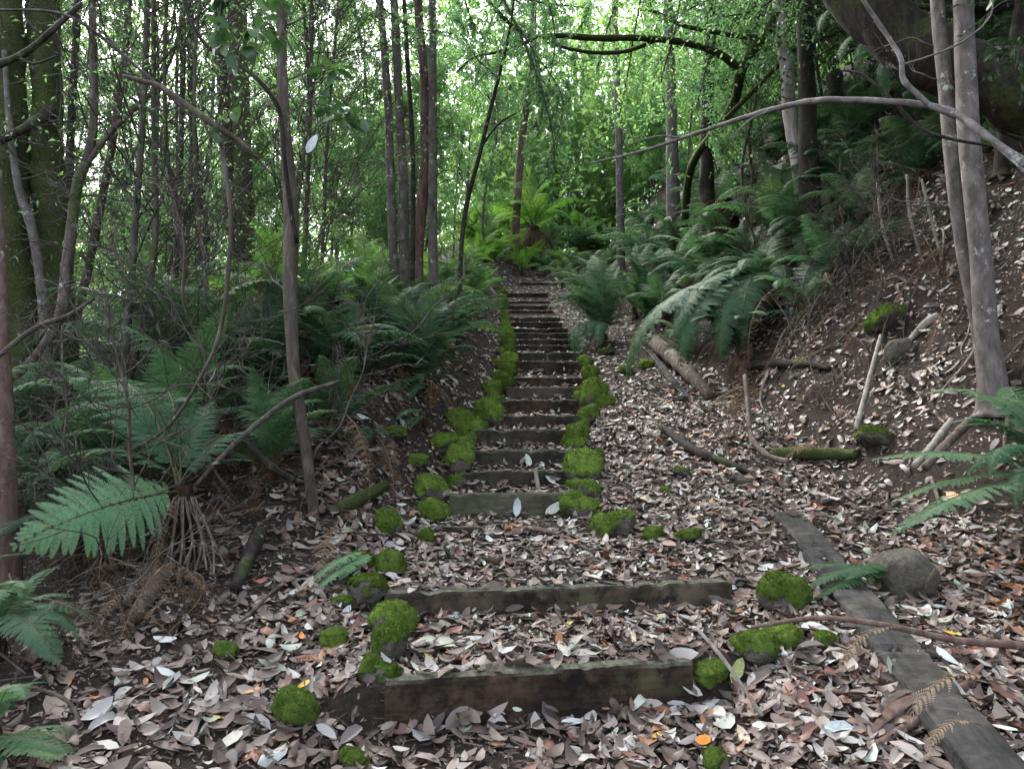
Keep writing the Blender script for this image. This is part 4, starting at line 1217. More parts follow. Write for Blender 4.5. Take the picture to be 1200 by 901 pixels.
fern('shady fern right above the top of the stairs, right side', P(690, 300, 20), tipsof([(645, 285, 19.5), (660, 265, 20), (690, 255, 20), (720, 268, 20), (735, 290, 19.5), (700, 275, 19)]), 'fern_mid', 'arch', dead=6, seed=19)
# right side
fern('big lush fern beside the upper steps on the right', P(706, 392, 12.2),
     tipsof([(640, 362, 11.7, 'arch', 'fern_blue'), (646, 345, 12, 'arch', 'fern_blue'), (655, 318, 12.2, 'arch', 'fern_blue'), (672, 300, 12.5, 'arch'), (698, 296, 12.7, 'up'), (722, 305, 12.7, 'up'), (738, 330, 12.5), (674, 424, 11.4, 'droop', 'fern_blue'), (690, 400, 11.4, 'droop', 'fern_blue'), (745, 370, 12), (660, 335, 11.7), (715, 330, 11.8, 'up', 'fern_blue')]),
     'fern_mid', 'arch', dead=8, trunk=.08, seed=20)
fern('dark fern behind the big lush fern', P(760, 380, 12), tipsof([(720, 300, 12.2), (745, 285, 12.5, 'up'), (775, 290, 12.5, 'up'), (800, 310, 12.3), (815, 345, 12), (735, 330, 11.7), (790, 350, 11.5)]), 'fern_mid', 'arch', dead=8, seed=21)
fern('largest fern on the bank, long bluish fronds sweeping left over its brown skirt', P(905, 335, 8.9),
     tipsof([(792, 402, 8.2, 'arch', 'fern_blue'), (798, 430, 8.1, 'arch', 'fern_blue'), (800, 372, 8.3, 'arch', 'fern_blue'), (818, 340, 8.6), (830, 312, 8.9), (855, 288, 9.1, 'up'), (900, 275, 9.3, 'up'), (940, 285, 9.2), (965, 315, 9), (845, 425, 8.0, 'droop', 'fern_blue'), (872, 408, 8.0, 'droop', 'fern_blue'), (825, 365, 8.2, 'arch'), (870, 300, 8.6, 'arch', 'fern_blue')]),
     'fern_blue', 'arch', dead=26, trunk=.12, seed=22)
fern('bluish fern higher on the bank, right of the largest', P(955, 275, 9.2), tipsof([(885, 250, 9.2), (905, 228, 9.4), (935, 215, 9.6, 'up'), (970, 205, 9.6, 'up'), (1000, 215, 9.4), (1015, 240, 9.2), (900, 275, 8.8), (940, 310, 8.6, 'droop'), (1000, 275, 8.7)]), 'fern_blue', 'arch', dead=10, trunk=.1, seed=23)
fern('yellowish fern arching left from the bank above the largest one', P(880, 310, 9.8), tipsof([(800, 305, 9.5), (812, 285, 9.7), (835, 268, 9.9), (870, 258, 10.1, 'up'), (905, 262, 10), (815, 330, 9.3)]), 'fern_mid', 'arch', dead=6, seed=24)
fern('upright light green fern on the stump at the bank top', P(838, 240, 11.2), tipsof([(815, 205, 11.3, 'up'), (832, 195, 11.3, 'up'), (855, 200, 11.4, 'up'), (872, 212, 11.2), (800, 225, 11), (880, 232, 11)]), 'fern_mid', 'arch', dead=5, seed=25)
fern('deep shaded fern hanging below the overhanging trunk', P(1000, 190, 9.3), tipsof([(960, 160, 9.4), (990, 150, 9.5, 'up'), (1030, 160, 9.3), (1045, 190, 9), (965, 200, 9), (1010, 215, 8.8)]), 'fern_mid', 'arch', dead=6, seed=26)
fern('near fern at the right edge, fronds spread low over the leaves', P(1225, 555, 3.3),
     tipsof([(1082, 462, 3.6, 'arch', 'fern_mid'), (1108, 498, 3.4, 'arch', 'fern_mid'), (1042, 628, 3.1, 'straight', 'fern_blue'), (1022, 538, 3.4, 'straight', 'fern_blue'), (1160, 560, 3.1, 'droop', 'fern_mid'), (1190, 600, 3.1, 'droop', 'fern_mid'), (1175, 455, 3.7, 'arch')]), 'fern_mid', 'arch', dead=5, seed=27, snap=True, extra=.5)
fern('small limp fern lying across the plank', P(1040, 668, 3.9), tipsof([(945, 690, 3.75, 'flat'), (990, 680, 3.7, 'flat')]), 'fern_mid', 'flat', trunk=.015, seed=28)
# dead fronds lying about
for lab, B_, T_, mt in [('tan dead frond curled on the long plank, upper one', (1058, 736, 3.05), (985, 805, 2.95), 'fern_tan'), ('tan dead frond hanging over the lower plank', (1180, 800, 2.75), (1060, 880, 2.65), 'fern_tan'),
                        ('second tan dead frond across the lower plank, nearest', (1150, 850, 2.6), (1085, 905, 2.5), 'fern_tan'), ('dead frond dangling under the right-hand fern', (1150, 655, 3.3), (1085, 690, 3.3), 'fern_dead'),
                        ('bleached dead frond on the left slope beside the dark stick', (208, 715, 3.6), (165, 752, 3.4), 'fern_tan'), ('grey dead frond drooping over the dim left slope', (130, 745, 3.2), (80, 800, 3.0), 'fern_dead'),
                        ('grey dead frond hanging left of the pale stump root', (175, 700, 3.7), (110, 770, 3.3), 'fern_dead')]:
    B_ = P(*B_); T_ = P(*T_)
    for q_ in (B_, T_): q_[2] = max(q_[2], float(ground(q_[0], q_[1])) + (.15 if q_[0] > 0 else .05))
    me, c = frond('dead', mt, 1)
    rt = put_frond(None, np.zeros(3), B_, T_, 'arch', mt, 1, .15, name='dead_frond')
    tag(rt, lab, 'dead frond')
for k in range(26):
    g = np.random.default_rng(1500 + k)
    x, y = g.uniform(-2.5, -1.55), g.uniform(2.5, 4.6)
    p0 = on_ground(x, y, g.uniform(.06, .25)); a = g.uniform(0, 6.28); l = g.uniform(.3, .6)
    o = put_frond(None, np.zeros(3), p0, on_ground(x + math.cos(a) * l, y + math.sin(a) * l, .03), 'dead' if k % 2 else 'flat', 'fern_dead', k % 3, g.normal(0, .8), name='dead_frond')
    tag(o, 'withered frond lying in the dim litter at lower left', 'dead frond', 'withered fronds at lower left')
# undergrowth on both slopes
k_ = 0
for (x, y, n, L, mt, hh) in [(-2.1, 7.6, 9, .9, 'fern_mid', .2), (-2.7, 8.8, 10, 1.1, 'fern_lime', .3), (-3.4, 7.4, 10, 1.1, 'fern_mid', .3), (-1.6, 9.6, 9, .9, 'fern_dark', .2), (-2.2, 11, 10, 1.1, 'fern_lime', .3), (-1.3, 12, 8, .8, 'fern_mid', .1),
                             (-3.6, 10, 10, 1.2, 'fern_lime', .4), (-4.6, 8.6, 10, 1.2, 'fern_mid', .4), (-1.4, 14, 9, 1.0, 'fern_lime', .2), (-2.6, 13.4, 9, 1.1, 'fern_lime', .3), (-1.1, 16, 8, .9, 'fern_mid', .1), (-4.4, 6.6, 9, 1.0, 'fern_mid', .3),
                             (-5.6, 7.6, 10, 1.2, 'fern_dark', .4), (-5.2, 10.4, 10, 1.2, 'fern_mid', .5), (-2.2, 16, 10, 1.2, 'fern_lime', .3), (-1.2, 18.5, 9, 1.0, 'fern_lime', .2), (-6.4, 9.2, 10, 1.2, 'fern_mid', .5), (-3.2, 4.9, 9, .9, 'fern_dark', .2), (-2.55, 5.6, 9, .9, 'fern_mid', .15), (-3.9, 5.4, 9, 1.0, 'fern_blue', .3), (-2.2, 6.5, 9, .9, 'fern_dark', .15), (-1.75, 7.0, 8, .8, 'fern_mid', .1), (-2.9, 6.6, 10, 1.1, 'fern_dark', .3), (-2.6, 7.9, 10, 1.1, 'fern_lime', .3), (-1.9, 8.4, 9, .9, 'fern_mid', .2), (-2.5, 4.4, 8, .8, 'fern_dark', .1), (-4.4, 4.6, 9, 1.1, 'fern_mid', .3), (-3.3, 9.6, 10, 1.1, 'fern_lime', .3), (-1.5, 10.6, 9, .9, 'fern_lime', .2), (-1.9, 12.6, 9, 1.0, 'fern_mid', .2), (-1.45, 6.0, 8, .7, 'fern_dark', .1), (-1.7, 5.3, 8, .7, 'fern_mid', .1), (-1.3, 7.9, 8, .8, 'fern_dark', .1), (-1.25, 8.7, 8, .8, 'fern_mid', .1), (-1.5, 6.8, 8, .8, 'fern_dark', .1), (-2.3, 5.0, 8, .8, 'fern_mid', .15), (-2.8, 3.3, 7, .7, 'fern_dark', .1), (-.85, 9.4, 8, .6, 'fern_mid', .08), (-.8, 10.6, 8, .6, 'fern_dark', .08), (-.8, 11.8, 8, .65, 'fern_mid', .08), (-.75, 13.2, 8, .65, 'fern_mid', .08), (-.7, 14.6, 8, .65, 'fern_lime', .08), (-.75, 16, 8, .7, 'fern_mid', .08), (-.7, 17.4, 8, .7, 'fern_lime', .08), (-.5, 21.8, 9, .9, 'fern_lime', .1), (.3, 22.8, 9, .9, 'fern_lime', .1), (1.0, 22.4, 9, .8, 'fern_mid', .1), (1.7, 23.4, 9, 1.0, 'fern_lime', .1), (.7, 24, 9, 1.0, 'fern_lime', .2), (-.4, 23.6, 9, 1.1, 'fern_lime', .2), (1.4, 20.2, 8, .8, 'fern_mid', .1), (.9, 26.5, 9, 1.2, 'fern_lime', .5), (-1.4, 26, 9, 1.2, 'fern_lime', .5), (2.6, 27, 9, 1.2, 'fern_lime', .5), (-1.2, 13, 8, .8, 'fern_mid', .1), (-1.2, 15, 8, .8, 'fern_lime', .1), (-.95, 20, 8, .9, 'fern_lime', .15), (-.8, 22, 9, 1.0, 'fern_lime', .2), (.2, 25, 9, 1.1, 'fern_lime', .3), (1.4, 26, 9, 1.1, 'fern_mid', .3), (-1.5, 24, 10, 1.2, 'fern_lime', .4), (2.4, 25, 10, 1.2, 'fern_mid', .4)]:
    fern_auto('green ground fern crowded into the undergrowth beyond the left slope', x, y, n + 2, L * (1.25 if 5 < y < 14 else 1.0), mt, 'ferns crowded in the left undergrowth', hh, dead=8, seed=100 + k_, elev=(.15, 1.05)); k_ += 1
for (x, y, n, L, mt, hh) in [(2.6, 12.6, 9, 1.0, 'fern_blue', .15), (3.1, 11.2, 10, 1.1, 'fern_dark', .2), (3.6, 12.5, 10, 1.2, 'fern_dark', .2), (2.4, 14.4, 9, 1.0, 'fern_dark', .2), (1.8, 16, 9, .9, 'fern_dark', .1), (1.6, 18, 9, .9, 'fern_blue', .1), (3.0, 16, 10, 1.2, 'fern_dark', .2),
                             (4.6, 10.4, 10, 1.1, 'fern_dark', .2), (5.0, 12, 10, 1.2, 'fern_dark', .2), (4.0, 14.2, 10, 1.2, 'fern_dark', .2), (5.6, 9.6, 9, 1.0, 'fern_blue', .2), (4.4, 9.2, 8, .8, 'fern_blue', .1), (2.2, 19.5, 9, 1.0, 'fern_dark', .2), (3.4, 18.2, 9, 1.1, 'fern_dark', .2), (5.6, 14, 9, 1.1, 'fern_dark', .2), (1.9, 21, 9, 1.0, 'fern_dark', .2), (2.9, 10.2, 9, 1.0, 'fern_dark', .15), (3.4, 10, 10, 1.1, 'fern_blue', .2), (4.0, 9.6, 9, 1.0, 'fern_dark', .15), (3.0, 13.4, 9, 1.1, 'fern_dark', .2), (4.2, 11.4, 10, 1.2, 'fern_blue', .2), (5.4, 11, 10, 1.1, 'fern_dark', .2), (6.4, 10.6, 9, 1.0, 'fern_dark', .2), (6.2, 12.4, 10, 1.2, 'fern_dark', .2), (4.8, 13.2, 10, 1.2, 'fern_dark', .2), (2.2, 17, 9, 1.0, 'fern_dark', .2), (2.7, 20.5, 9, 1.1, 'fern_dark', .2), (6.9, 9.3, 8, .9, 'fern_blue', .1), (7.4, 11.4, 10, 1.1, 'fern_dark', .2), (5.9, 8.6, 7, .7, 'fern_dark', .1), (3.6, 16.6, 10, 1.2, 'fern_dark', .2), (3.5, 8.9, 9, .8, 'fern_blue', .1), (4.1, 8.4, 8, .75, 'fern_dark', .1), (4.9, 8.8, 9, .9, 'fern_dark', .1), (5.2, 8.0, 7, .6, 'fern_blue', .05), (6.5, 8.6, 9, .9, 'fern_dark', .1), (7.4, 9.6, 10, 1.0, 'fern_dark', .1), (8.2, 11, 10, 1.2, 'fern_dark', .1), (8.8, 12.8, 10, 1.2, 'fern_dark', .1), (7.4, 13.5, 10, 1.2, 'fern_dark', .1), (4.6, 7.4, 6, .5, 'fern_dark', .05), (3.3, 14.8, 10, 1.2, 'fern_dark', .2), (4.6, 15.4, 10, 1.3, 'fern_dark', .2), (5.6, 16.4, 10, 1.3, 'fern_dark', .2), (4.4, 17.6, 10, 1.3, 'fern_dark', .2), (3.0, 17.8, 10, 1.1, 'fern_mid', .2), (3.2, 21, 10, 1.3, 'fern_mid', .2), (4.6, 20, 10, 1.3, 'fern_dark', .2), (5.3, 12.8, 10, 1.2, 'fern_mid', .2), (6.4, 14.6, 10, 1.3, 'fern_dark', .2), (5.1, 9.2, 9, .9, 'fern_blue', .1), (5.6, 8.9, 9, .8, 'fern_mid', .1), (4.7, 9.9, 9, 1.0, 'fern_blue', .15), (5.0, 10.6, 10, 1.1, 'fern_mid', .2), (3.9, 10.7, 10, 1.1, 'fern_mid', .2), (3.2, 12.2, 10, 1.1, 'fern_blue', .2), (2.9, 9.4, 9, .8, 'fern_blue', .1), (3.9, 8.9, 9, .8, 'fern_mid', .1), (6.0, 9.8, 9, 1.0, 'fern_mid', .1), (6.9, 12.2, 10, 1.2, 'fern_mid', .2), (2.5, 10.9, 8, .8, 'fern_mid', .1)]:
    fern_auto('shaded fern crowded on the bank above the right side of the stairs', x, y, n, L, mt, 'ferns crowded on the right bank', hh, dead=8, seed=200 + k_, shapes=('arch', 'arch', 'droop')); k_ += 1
# brown tangle of dead fronds on the left hump and under the bank ferns
for k in range(130):
    g = np.random.default_rng(900 + k)
    x, y = g.uniform(-2.6, -.95), g.uniform(4.2, 8.6)
    if k >= 60: x, y = g.uniform(2.3, 5.2), g.uniform(6.6, 9.8)
    p0 = on_ground(x, y, g.uniform(.1, .4)); a = g.uniform(0, 6.28); l = g.uniform(.35, .7)
    p1 = on_ground(x + math.cos(a) * l, y + math.sin(a) * l - .1, .04)
    o = put_frond(None, np.zeros(3), p0, p1, 'dead' if k % 2 else 'flat', 'fern_dead', k % 3, g.normal(0, .8), name='dead_frond')
    tag(o, 'withered brown frond in the tangle on the left hump' if k < 60 else 'withered brown frond in the thatch on the right bank below the ferns', 'dead frond', 'withered fronds on the left hump' if k < 60 else 'withered fronds of the bank thatch')
# ------------------------------------------------------------------ big unseen crowns, added overhead to shade path and banks
def crown_mesh(mb, leafm, twig='bark_twig', nm='crown'): return mb.mesh(nm, [M[twig], M[leafm]])


SHADE_CROWNS = [crown_mesh(canopy(1, 16000, 3.2, 1.7, .085), 'lf_mid'), crown_mesh(canopy(2, 16000, 3.2, 1.6, .085), 'lf_dark')]

# ------------------------------------------------------------------ single trees seen in the photo, trunk by trunk
px_tree('broad mossy trunk at far left, second from the edge', [(44, -260, 6.2, 15), (48, -60, 6.1, 16), (50, 20, 6, 17), (55, 120, 6, 18), (60, 240, 6, 19), (68, 400, 6, 22), (74, 520, 6, 27)], 'bark_moss', moss=9000, n=70, sides=18, rough=.3, mossmask=.2, mosslen=.05,
        branches=[([(60, 130, 5.9, 9), (30, 150, 5.6, 6), (-20, 175, 5.4, 4)], 'bark_dark')])
px_tree('thick mossy trunk cut by the left edge', [(0, -200, 5.4, 16), (8, -60, 5.4, 17), (10, 100, 5.4, 18), (14, 250, 5.4, 21), (20, 420, 5.4, 24), (24, 540, 5.4, 30)], 'bark_moss', moss=7000, n=60, sides=18, rough=.3, mossmask=.22, mosslen=.05)
px_tree('near dark slim trunk standing at the very left edge', [(-4, 200, 3.3, 5), (0, 330, 3.2, 7), (3, 430, 3.1, 9), (6, 560, 3.0, 12), (10, 680, 2.95, 14)], 'bark_red', n=50)
px_tree('smooth leaning trunk curving down to the left between the mossy trunks', twigs=7, pts=[(108, -120, 4.9, 4.25), (108, 0, 4.9, 4.67), (110, 130, 4.8, 5.10), (104, 180, 4.8, 5.52), (90, 220, 4.7, 5.95), (80, 300, 4.6, 5.95), (68, 375, 4.5, 5.95), (30, 430, 4.4, 5.10), (-30, 470, 4.3, 5.10)], mat='bark_brown', n=70,
        branches=[[(98, 200, 4.75, 3.40), (125, 160, 4.8, 3.40), (160, 125, 4.9, 3.06), (185, 100, 5, 2.55), (205, 55, 5, 2.21), (218, 0, 5.1, 1.87)]])
px_tree('thin straight dark trunk left of the smooth leaning one', twigs=7, pts=[(92, -120, 7, 4), (91, 0, 7, 4.5), (86, 100, 7, 4.5), (82, 175, 7, 5), (80, 260, 7, 5.5), (80, 420, 7, 6)], mat='bark_dark')
px_tree('thin twisting trunk behind the arched branch', twigs=7, pts=[(152, -120, 6.6, 3.5), (150, 20, 6.6, 4), (143, 90, 6.6, 4), (136, 140, 6.6, 4.2), (126, 200, 6.6, 4.5), (108, 290, 6.6, 5), (100, 330, 6.6, 5), (70, 440, 6.6, 5.5)], mat='bark_brown')
px_tree('forked mossy trunk, brightest of the left middle distance', [(272, -200, 9.3, 10), (276, -40, 9.2, 11), (281, 100, 9.1, 11.5), (285, 200, 9, 12), (286, 300, 9, 13), (286, 420, 9, 16)], 'bark_moss', moss=7000, n=60, mossmask=-.15, mosslen=.04,
        branches=[([(250, -60, 9.3, 7), (256, 0, 9.2, 7.5), (262, 100, 9.1, 8), (268, 180, 9, 8.5), (277, 260, 8.95, 9), (283, 330, 8.95, 10)], 'bark_dark')])
px_tree('slim brown trunk left of centre, kinked low down and leaning to the right', twigs=7, pts=[(328, -120, 5.7, 5), (330, 60, 5.6, 6), (334, 150, 5.6, 7.5), (341, 250, 5.6, 9), (340, 340, 5.5, 8.5), (344, 430, 5.4, 7.5), (356, 510, 5.3, 7), (368, 604, 5.2, 7)], mat='bark_brown', n=70, crown=(SHADE_CROWNS[0], np.array([-.6, 4.6, 8.8]), 1.05),  # crown out of view, added to dim the foreground
        branches=[([(215, 0, 5.2, 2), (222, 22, 5.2, 2), (243, 55, 5.2, 2.4), (280, 76, 5.2, 2.6), (308, 100, 5.2, 2.8), (328, 132, 5.25, 3), (333, 185, 5.3, 3), (340, 240, 5.4, 3), (348, 285, 5.5, 3)], 'bark_dark')])
px_tree('grey twisted trunk with a moss foot behind the smooth leaning one', twigs=7, pts=[(5, 60, 5.0, 3), (12, 150, 5, 4), (22, 220, 5, 5), (38, 270, 5, 5.5), (50, 350, 5, 6), (60, 470, 5, 6)], mat='bark_grey')
px_tree('sloping mossy limb rising from the undergrowth at left', [(128, 360, 7.5, 9), (136, 385, 7.5, 9), (150, 420, 7.5, 10), (160, 470, 7.5, 11)], 'bark_moss')
px_tree('crooked dark trunk between the mossy forked trunk and the far left', twigs=7, pts=[(222, -40, 8, 4), (224, 60, 8, 4.5), (226, 150, 8, 4.5), (232, 210, 8, 5), (240, 270, 8, 5.5), (238, 330, 8, 6), (245, 420, 8, 6)], mat='bark_dark', branches=[[(232, 215, 8, 3.5), (212, 270, 8, 3), (196, 320, 7.8, 3), (190, 370, 7.8, 3)]])
# the arched branch with its hanging stem
stick('arched bare branch in front of the left trees, one stem curving down to the ferns', [(144, 89, 4.0, 2.03), (165, 95, 4.0, 2.81), (190, 103, 4.0, 3.59), (220, 125, 4.0, 4.06), (250, 146, 4.0, 4.21), (280, 166, 4.05, 3.43), (302, 186, 4.1, 2.03)], 'bark_brown', 'branch', 'arched_branch', n=40,
      branches=[[(250, 146, 4.0, 2.50), (258, 165, 4.0, 2.65), (264, 200, 4.0, 2.73), (271, 260, 4.0, 2.50), (267, 320, 4.0, 2.50), (264, 355, 4.0, 2.50), (254, 402, 4.0, 2.34), (236, 440, 4.0, 2.18), (214, 478, 4.05, 2.03), (190, 506, 4.1, 1.87), (150, 530, 4.2, 1.56)],
                [(302, 186, 4.1, 1.72), (318, 204, 4.15, 1.09), (335, 212, 4.2, 0.70)], [(235, 135, 4.0, 1.56), (245, 160, 3.98, 1.25), (248, 185, 3.97, 0.78)]])
stick('thin fallen limb slanting across the far left trunks', [(-10, 80, 4.6, 5), (30, 62, 4.6, 4), (62, 35, 4.6, 3.5), (95, 5, 4.7, 3)], 'bark_dark', 'branch', 'fallen_limb', branches=[[(20, 67, 4.6, 2), (40, 75, 4.6, 1.5), (66, 66, 4.6, 1)], [(50, 45, 4.6, 2), (30, 20, 4.6, 1.4), (35, -10, 4.6, 1)]])
stick('long twig crossing in front of the far left trunks', [(-10, 12, 4.4, 1.6), (60, 14, 4.4, 1.6), (100, 30, 4.4, 2), (150, 70, 4.5, 2), (190, 105, 4.5, 1.6), (225, 140, 4.6, 1.2)], 'bark_twig', 'branch', 'bare_twig')
stick('bare branch crossing the dark trunks at the left edge', [(-5, 420, 3.9, 3), (40, 385, 4, 3.2), (80, 370, 4.1, 3), (110, 350, 4.2, 2)], 'bark_twig', 'branch', 'bare_branch')
# clump of thin stems
for lab, pts, mt in [('thin grey stem of the central clump, leftmost', [(438, -60, 8.8, 4), (447, 20, 8.8, 4.6), (455, 130, 8.8, 5), (459, 250, 8.8, 5.5), (464, 350, 8.8, 6), (470, 400, 8.8, 6.5)], 'bark_grey'),
                     ('grey stem of the central clump, second from its left', [(458, -60, 8.5, 4.5), (463, 20, 8.5, 5), (468, 130, 8.5, 5.5), (473, 220, 8.5, 6), (474, 320, 8.5, 6.5), (477, 400, 8.5, 7)], 'bark_grey'),
                     ('reddish wavy stem of the central clump', [(486, -60, 8.3, 5), (491, 20, 8.3, 5.2), (497, 90, 8.3, 5.4), (498, 170, 8.3, 5.8), (497, 215, 8.3, 6.4), (491, 280, 8.3, 6.4), (489, 400, 8.3, 7)], 'bark_red'),
                     ('straight stem of the central clump, rightmost', [(504, -60, 8.9, 4.5), (507, 20, 8.9, 4.8), (507, 130, 8.9, 5), (507, 250, 8.9, 5.4), (509, 400, 8.9, 6)], 'bark_grey'),
                     ('thinnest dark stem inside the central clump', [(470, -60, 9.2, 2.6), (478, 80, 9.2, 2.8), (484, 200, 9.2, 3), (482, 400, 9.2, 3.4)], 'bark_dark')]:
    px_tree(lab, pts, mt, cat='tree', name='thin_stem', n=50, twigs=6)
px_tree('thin black stem leaning right, just right of the central clump', twigs=7, pts=[(607, -40, 7.2, 1.4), (598, 30, 7.2, 1.8), (586, 85, 7.2, 2.2), (573, 135, 7.2, 2.5), (561, 185, 7.2, 2.6), (547, 240, 7.2, 2.8), (540, 300, 7.2, 3), (538, 400, 7.2, 3.4)], mat='bark_dark', name='thin_stem',
        branches=[[(565, 170, 7.2, 1.5), (585, 145, 7.25, 1.2), (610, 130, 7.3, .8)], [(584, 92, 7.2, 1.4), (560, 70, 7.2, 1), (540, 40, 7.2, .8)]])
# right side
px_tree('stout smooth grey trunk, larger of the twin trunks on the right bank', [(1124, -160, 6.4, 10.56), (1128, -20, 6.3, 11.44), (1132, 100, 6.25, 11.88), (1139, 200, 6.2, 11.88), (1149, 300, 6.2, 11.88), (1156, 390, 6.2, 12.32), (1162, 440, 6.2, 14.96), (1163, 474, 6.2, 17.60)], 'bark_grey', n=70, sides=18, rough=.07, crown=(SHADE_CROWNS[1], np.array([3.4, 5.4, 8.6]), 1.0))  # its crown is unseen, added to shade the path
px_tree('thinner pale-blotched trunk, smaller of the twin trunks on the right bank', twigs=7, pts=[(1092, -160, 6.3, 7), (1098, 0, 6.2, 8), (1108, 100, 6.15, 8.5), (1118, 200, 6.1, 9), (1130, 290, 6.1, 9.5), (1148, 380, 6.1, 10), (1158, 440, 6.15, 12)], mat='bark_grey', n=60, sides=14, rough=.07)
px_tree('massive dark mossy trunk leaning across the upper right corner', [(900, -170, 9.2, 22), (960, -70, 9, 28), (1010, 0, 8.8, 32), (1060, 50, 8.6, 34), (1120, 80, 8.4, 36), (1185, 105, 8.2, 42), (1280, 160, 8.0, 52), (1350, 330, 7.9, 60)], 'bark_dark', moss=9000, n=60, sides=20, mossmask=.22, rough=.2, crown=(SHADE_CROWNS[1], P(1080, -330, 9.5), 1.25))  # crown out of view, added to darken the right bank
for k, (a_, b_, sh) in enumerate([((1035, 40, 8.4), (985, 75, 8.2), 'arch'), ((1045, 40, 8.3), (1010, 95, 8.1), 'droop'), ((1070, 50, 8.2), (1040, 120, 8.0), 'droop'), ((1010, 10, 8.5), (960, 40, 8.3), 'arch'), ((1075, 45, 8.2), (1100, 5, 8.2), 'up'), ((1190, 80, 7.8), (1150, 55, 7.5), 'arch'), ((1200, 60, 7.8), (1185, 130, 7.5), 'droop'), ((1160, 40, 7.9), (1205, 15, 7.7), 'arch')]):
    B_ = P(*a_); o = put_frond(None, np.zeros(3), B_, P(*b_), sh, 'fern_blue', k % 3, name='hanging_frond')
    tag(o, 'bluish fern frond sprouting from the massive leaning trunk at upper right', 'fern frond', 'fronds on the leaning trunk')
stick('long pale branch arching left across the right slope, with a kinked upper fork', [(1300, 240, 4.3, 5.60), (1200, 190, 4.6, 4.80), (1150, 155, 4.8, 4.64), (1112, 130, 5.0, 4.32), (1050, 120, 5.2, 4.00), (960, 118, 5.5, 3.68), (900, 130, 5.8, 3.20), (850, 145, 6.1, 2.56), (800, 162, 6.4, 2.08), (750, 178, 6.6, 1.60), (690, 192, 6.8, 1.04)], 'bark_branch', 'branch', 'arching_branch', n=60,
      branches=[[(1120, 137, 4.97, 2.88), (1095, 127, 5.0, 2.88), (1072, 108, 5.05, 3.20), (1058, 92, 5.1, 3.52), (1056, 70, 5.1, 3.20), (1045, 50, 5.15, 3.04), (1030, 28, 5.2, 2.72), (1012, 0, 5.2, 2.40), (1000, -30, 5.2, 2.08)],
                [(1130, 140, 4.9, 2.40), (1160, 165, 4.75, 2.08), (1200, 200, 4.6, 1.92), (1240, 240, 4.5, 1.60)], [(1058, 76, 5.1, 1.28), (1090, 66, 5.0, 1.20), (1130, 48, 4.95, 1.12), (1160, 20, 4.9, 0.96), (1163, -5, 4.9, 0.80)],
                [(905, 129, 5.8, 1.44), (880, 140, 5.8, 1.12), (858, 160, 5.8, 0.80)], [(800, 162, 6.4, 1.12), (770, 160, 6.45, 0.88), (735, 170, 6.5, 0.64)]])
stick('thin dark twig slanting across the right slope below the pale arching branch', [(1165, 172, 5.0, 1.6), (1110, 162, 5.1, 2), (1075, 148, 5.2, 2.2), (1040, 112, 5.3, 2), (1010, 88, 5.4, 1.8), (985, 82, 5.5, 1.4)], 'bark_dark', 'branch', 'bare_twig')
px_tree('mossy crooked tree arching over the right of the stairs with one long level limb', twigs=7, pts=[(960, -80, 8.2, 8), (915, 5, 8.1, 7.5), (900, 35, 8.1, 7), (880, 62, 8.1, 6.5), (868, 84, 8.1, 6.5), (862, 115, 8.4, 5.5), (845, 145, 8.8, 5), (818, 180, 9.4, 4.6), (806, 215, 10, 4.6), (800, 300, 11, 5)], mat='bark_mossbranch', n=60, moss=2500, mosslen=.022,
        branches=[[(869, 82, 8.1, 5), (840, 62, 8.0, 4.6), (800, 50, 7.8, 4.2), (750, 45, 7.6, 4), (700, 45, 7.5, 4), (660, 42, 7.4, 3.6), (625, 43, 7.3, 3), (600, 30, 7.2, 2.6), (570, 0, 7.1, 2.2)],
                  [(630, 43, 7.3, 2.4), (605, 55, 7.3, 2), (580, 62, 7.3, 1.8), (555, 68, 7.3, 1.6), (535, 85, 7.3, 1.2)],
                  [(770, 47, 7.7, 2.6), (735, 60, 7.6, 2.6), (700, 62, 7.5, 2.4), (670, 58, 7.4, 2), (640, 50, 7.4, 1.6)], [(890, 45, 8.1, 4), (850, 40, 8, 3.2), (800, 30, 7.9, 2.6), (770, 15, 7.9, 2), (750, 12, 7.9, 1.4)],
                  [(850, 140, 8.3, 3.2), (880, 110, 8.2, 3), (930, 60, 8.1, 3), (965, 45, 8.0, 2.6), (1010, 25, 8.0, 2.4)]])
px_tree('tall black trunk right of the pale dead one', twigs=7, pts=[(938, -160, 11.5, 9), (942, 0, 11.4, 10), (946, 100, 11.3, 10), (948, 200, 11.2, 12), (952, 290, 11.2, 14)], mat='bark_dark', n=50, crown=(SHADE_CROWNS[1], P(940, -150, 13), 1.2))  # unseen crown added here to shade the upper right slope
px_tree('pale dead trunk with peeling bark beside the tall black one', [(908, -60, 11.2, 6), (914, 30, 11.2, 7), (922, 80, 11.2, 8), (926, 140, 11.1, 8), (936, 200, 11, 8), (942, 260, 11, 9)], 'bark_pale', n=50)
px_tree('stump with a pale broken top below the pale dead trunk', [(842, 236, 11, 16), (845, 250, 11, 15), (848, 270, 10.9, 16), (850, 300, 10.8, 18)], 'fibre', name='stump', cat='stump', n=30, rough=.35)
px_tree('short dark stump sticking out of the right bank', [(977, 85, 9.6, 8), (982, 110, 9.6, 9), (1000, 130, 9.6, 11), (1025, 150, 9.5, 12)], 'bark_dark', name='stump', cat='stump', n=30, rough=.3)
px_tree('mossy limb climbing diagonally through the right bank ferns', [(1045, 50, 9.5, 5), (1025, 80, 9.5, 5.5), (1012, 105, 9.5, 6), (1000, 135, 9.5, 6), (990, 170, 9.4, 6.5), (985, 200, 9.4, 7)], 'bark_mossbranch', n=36)
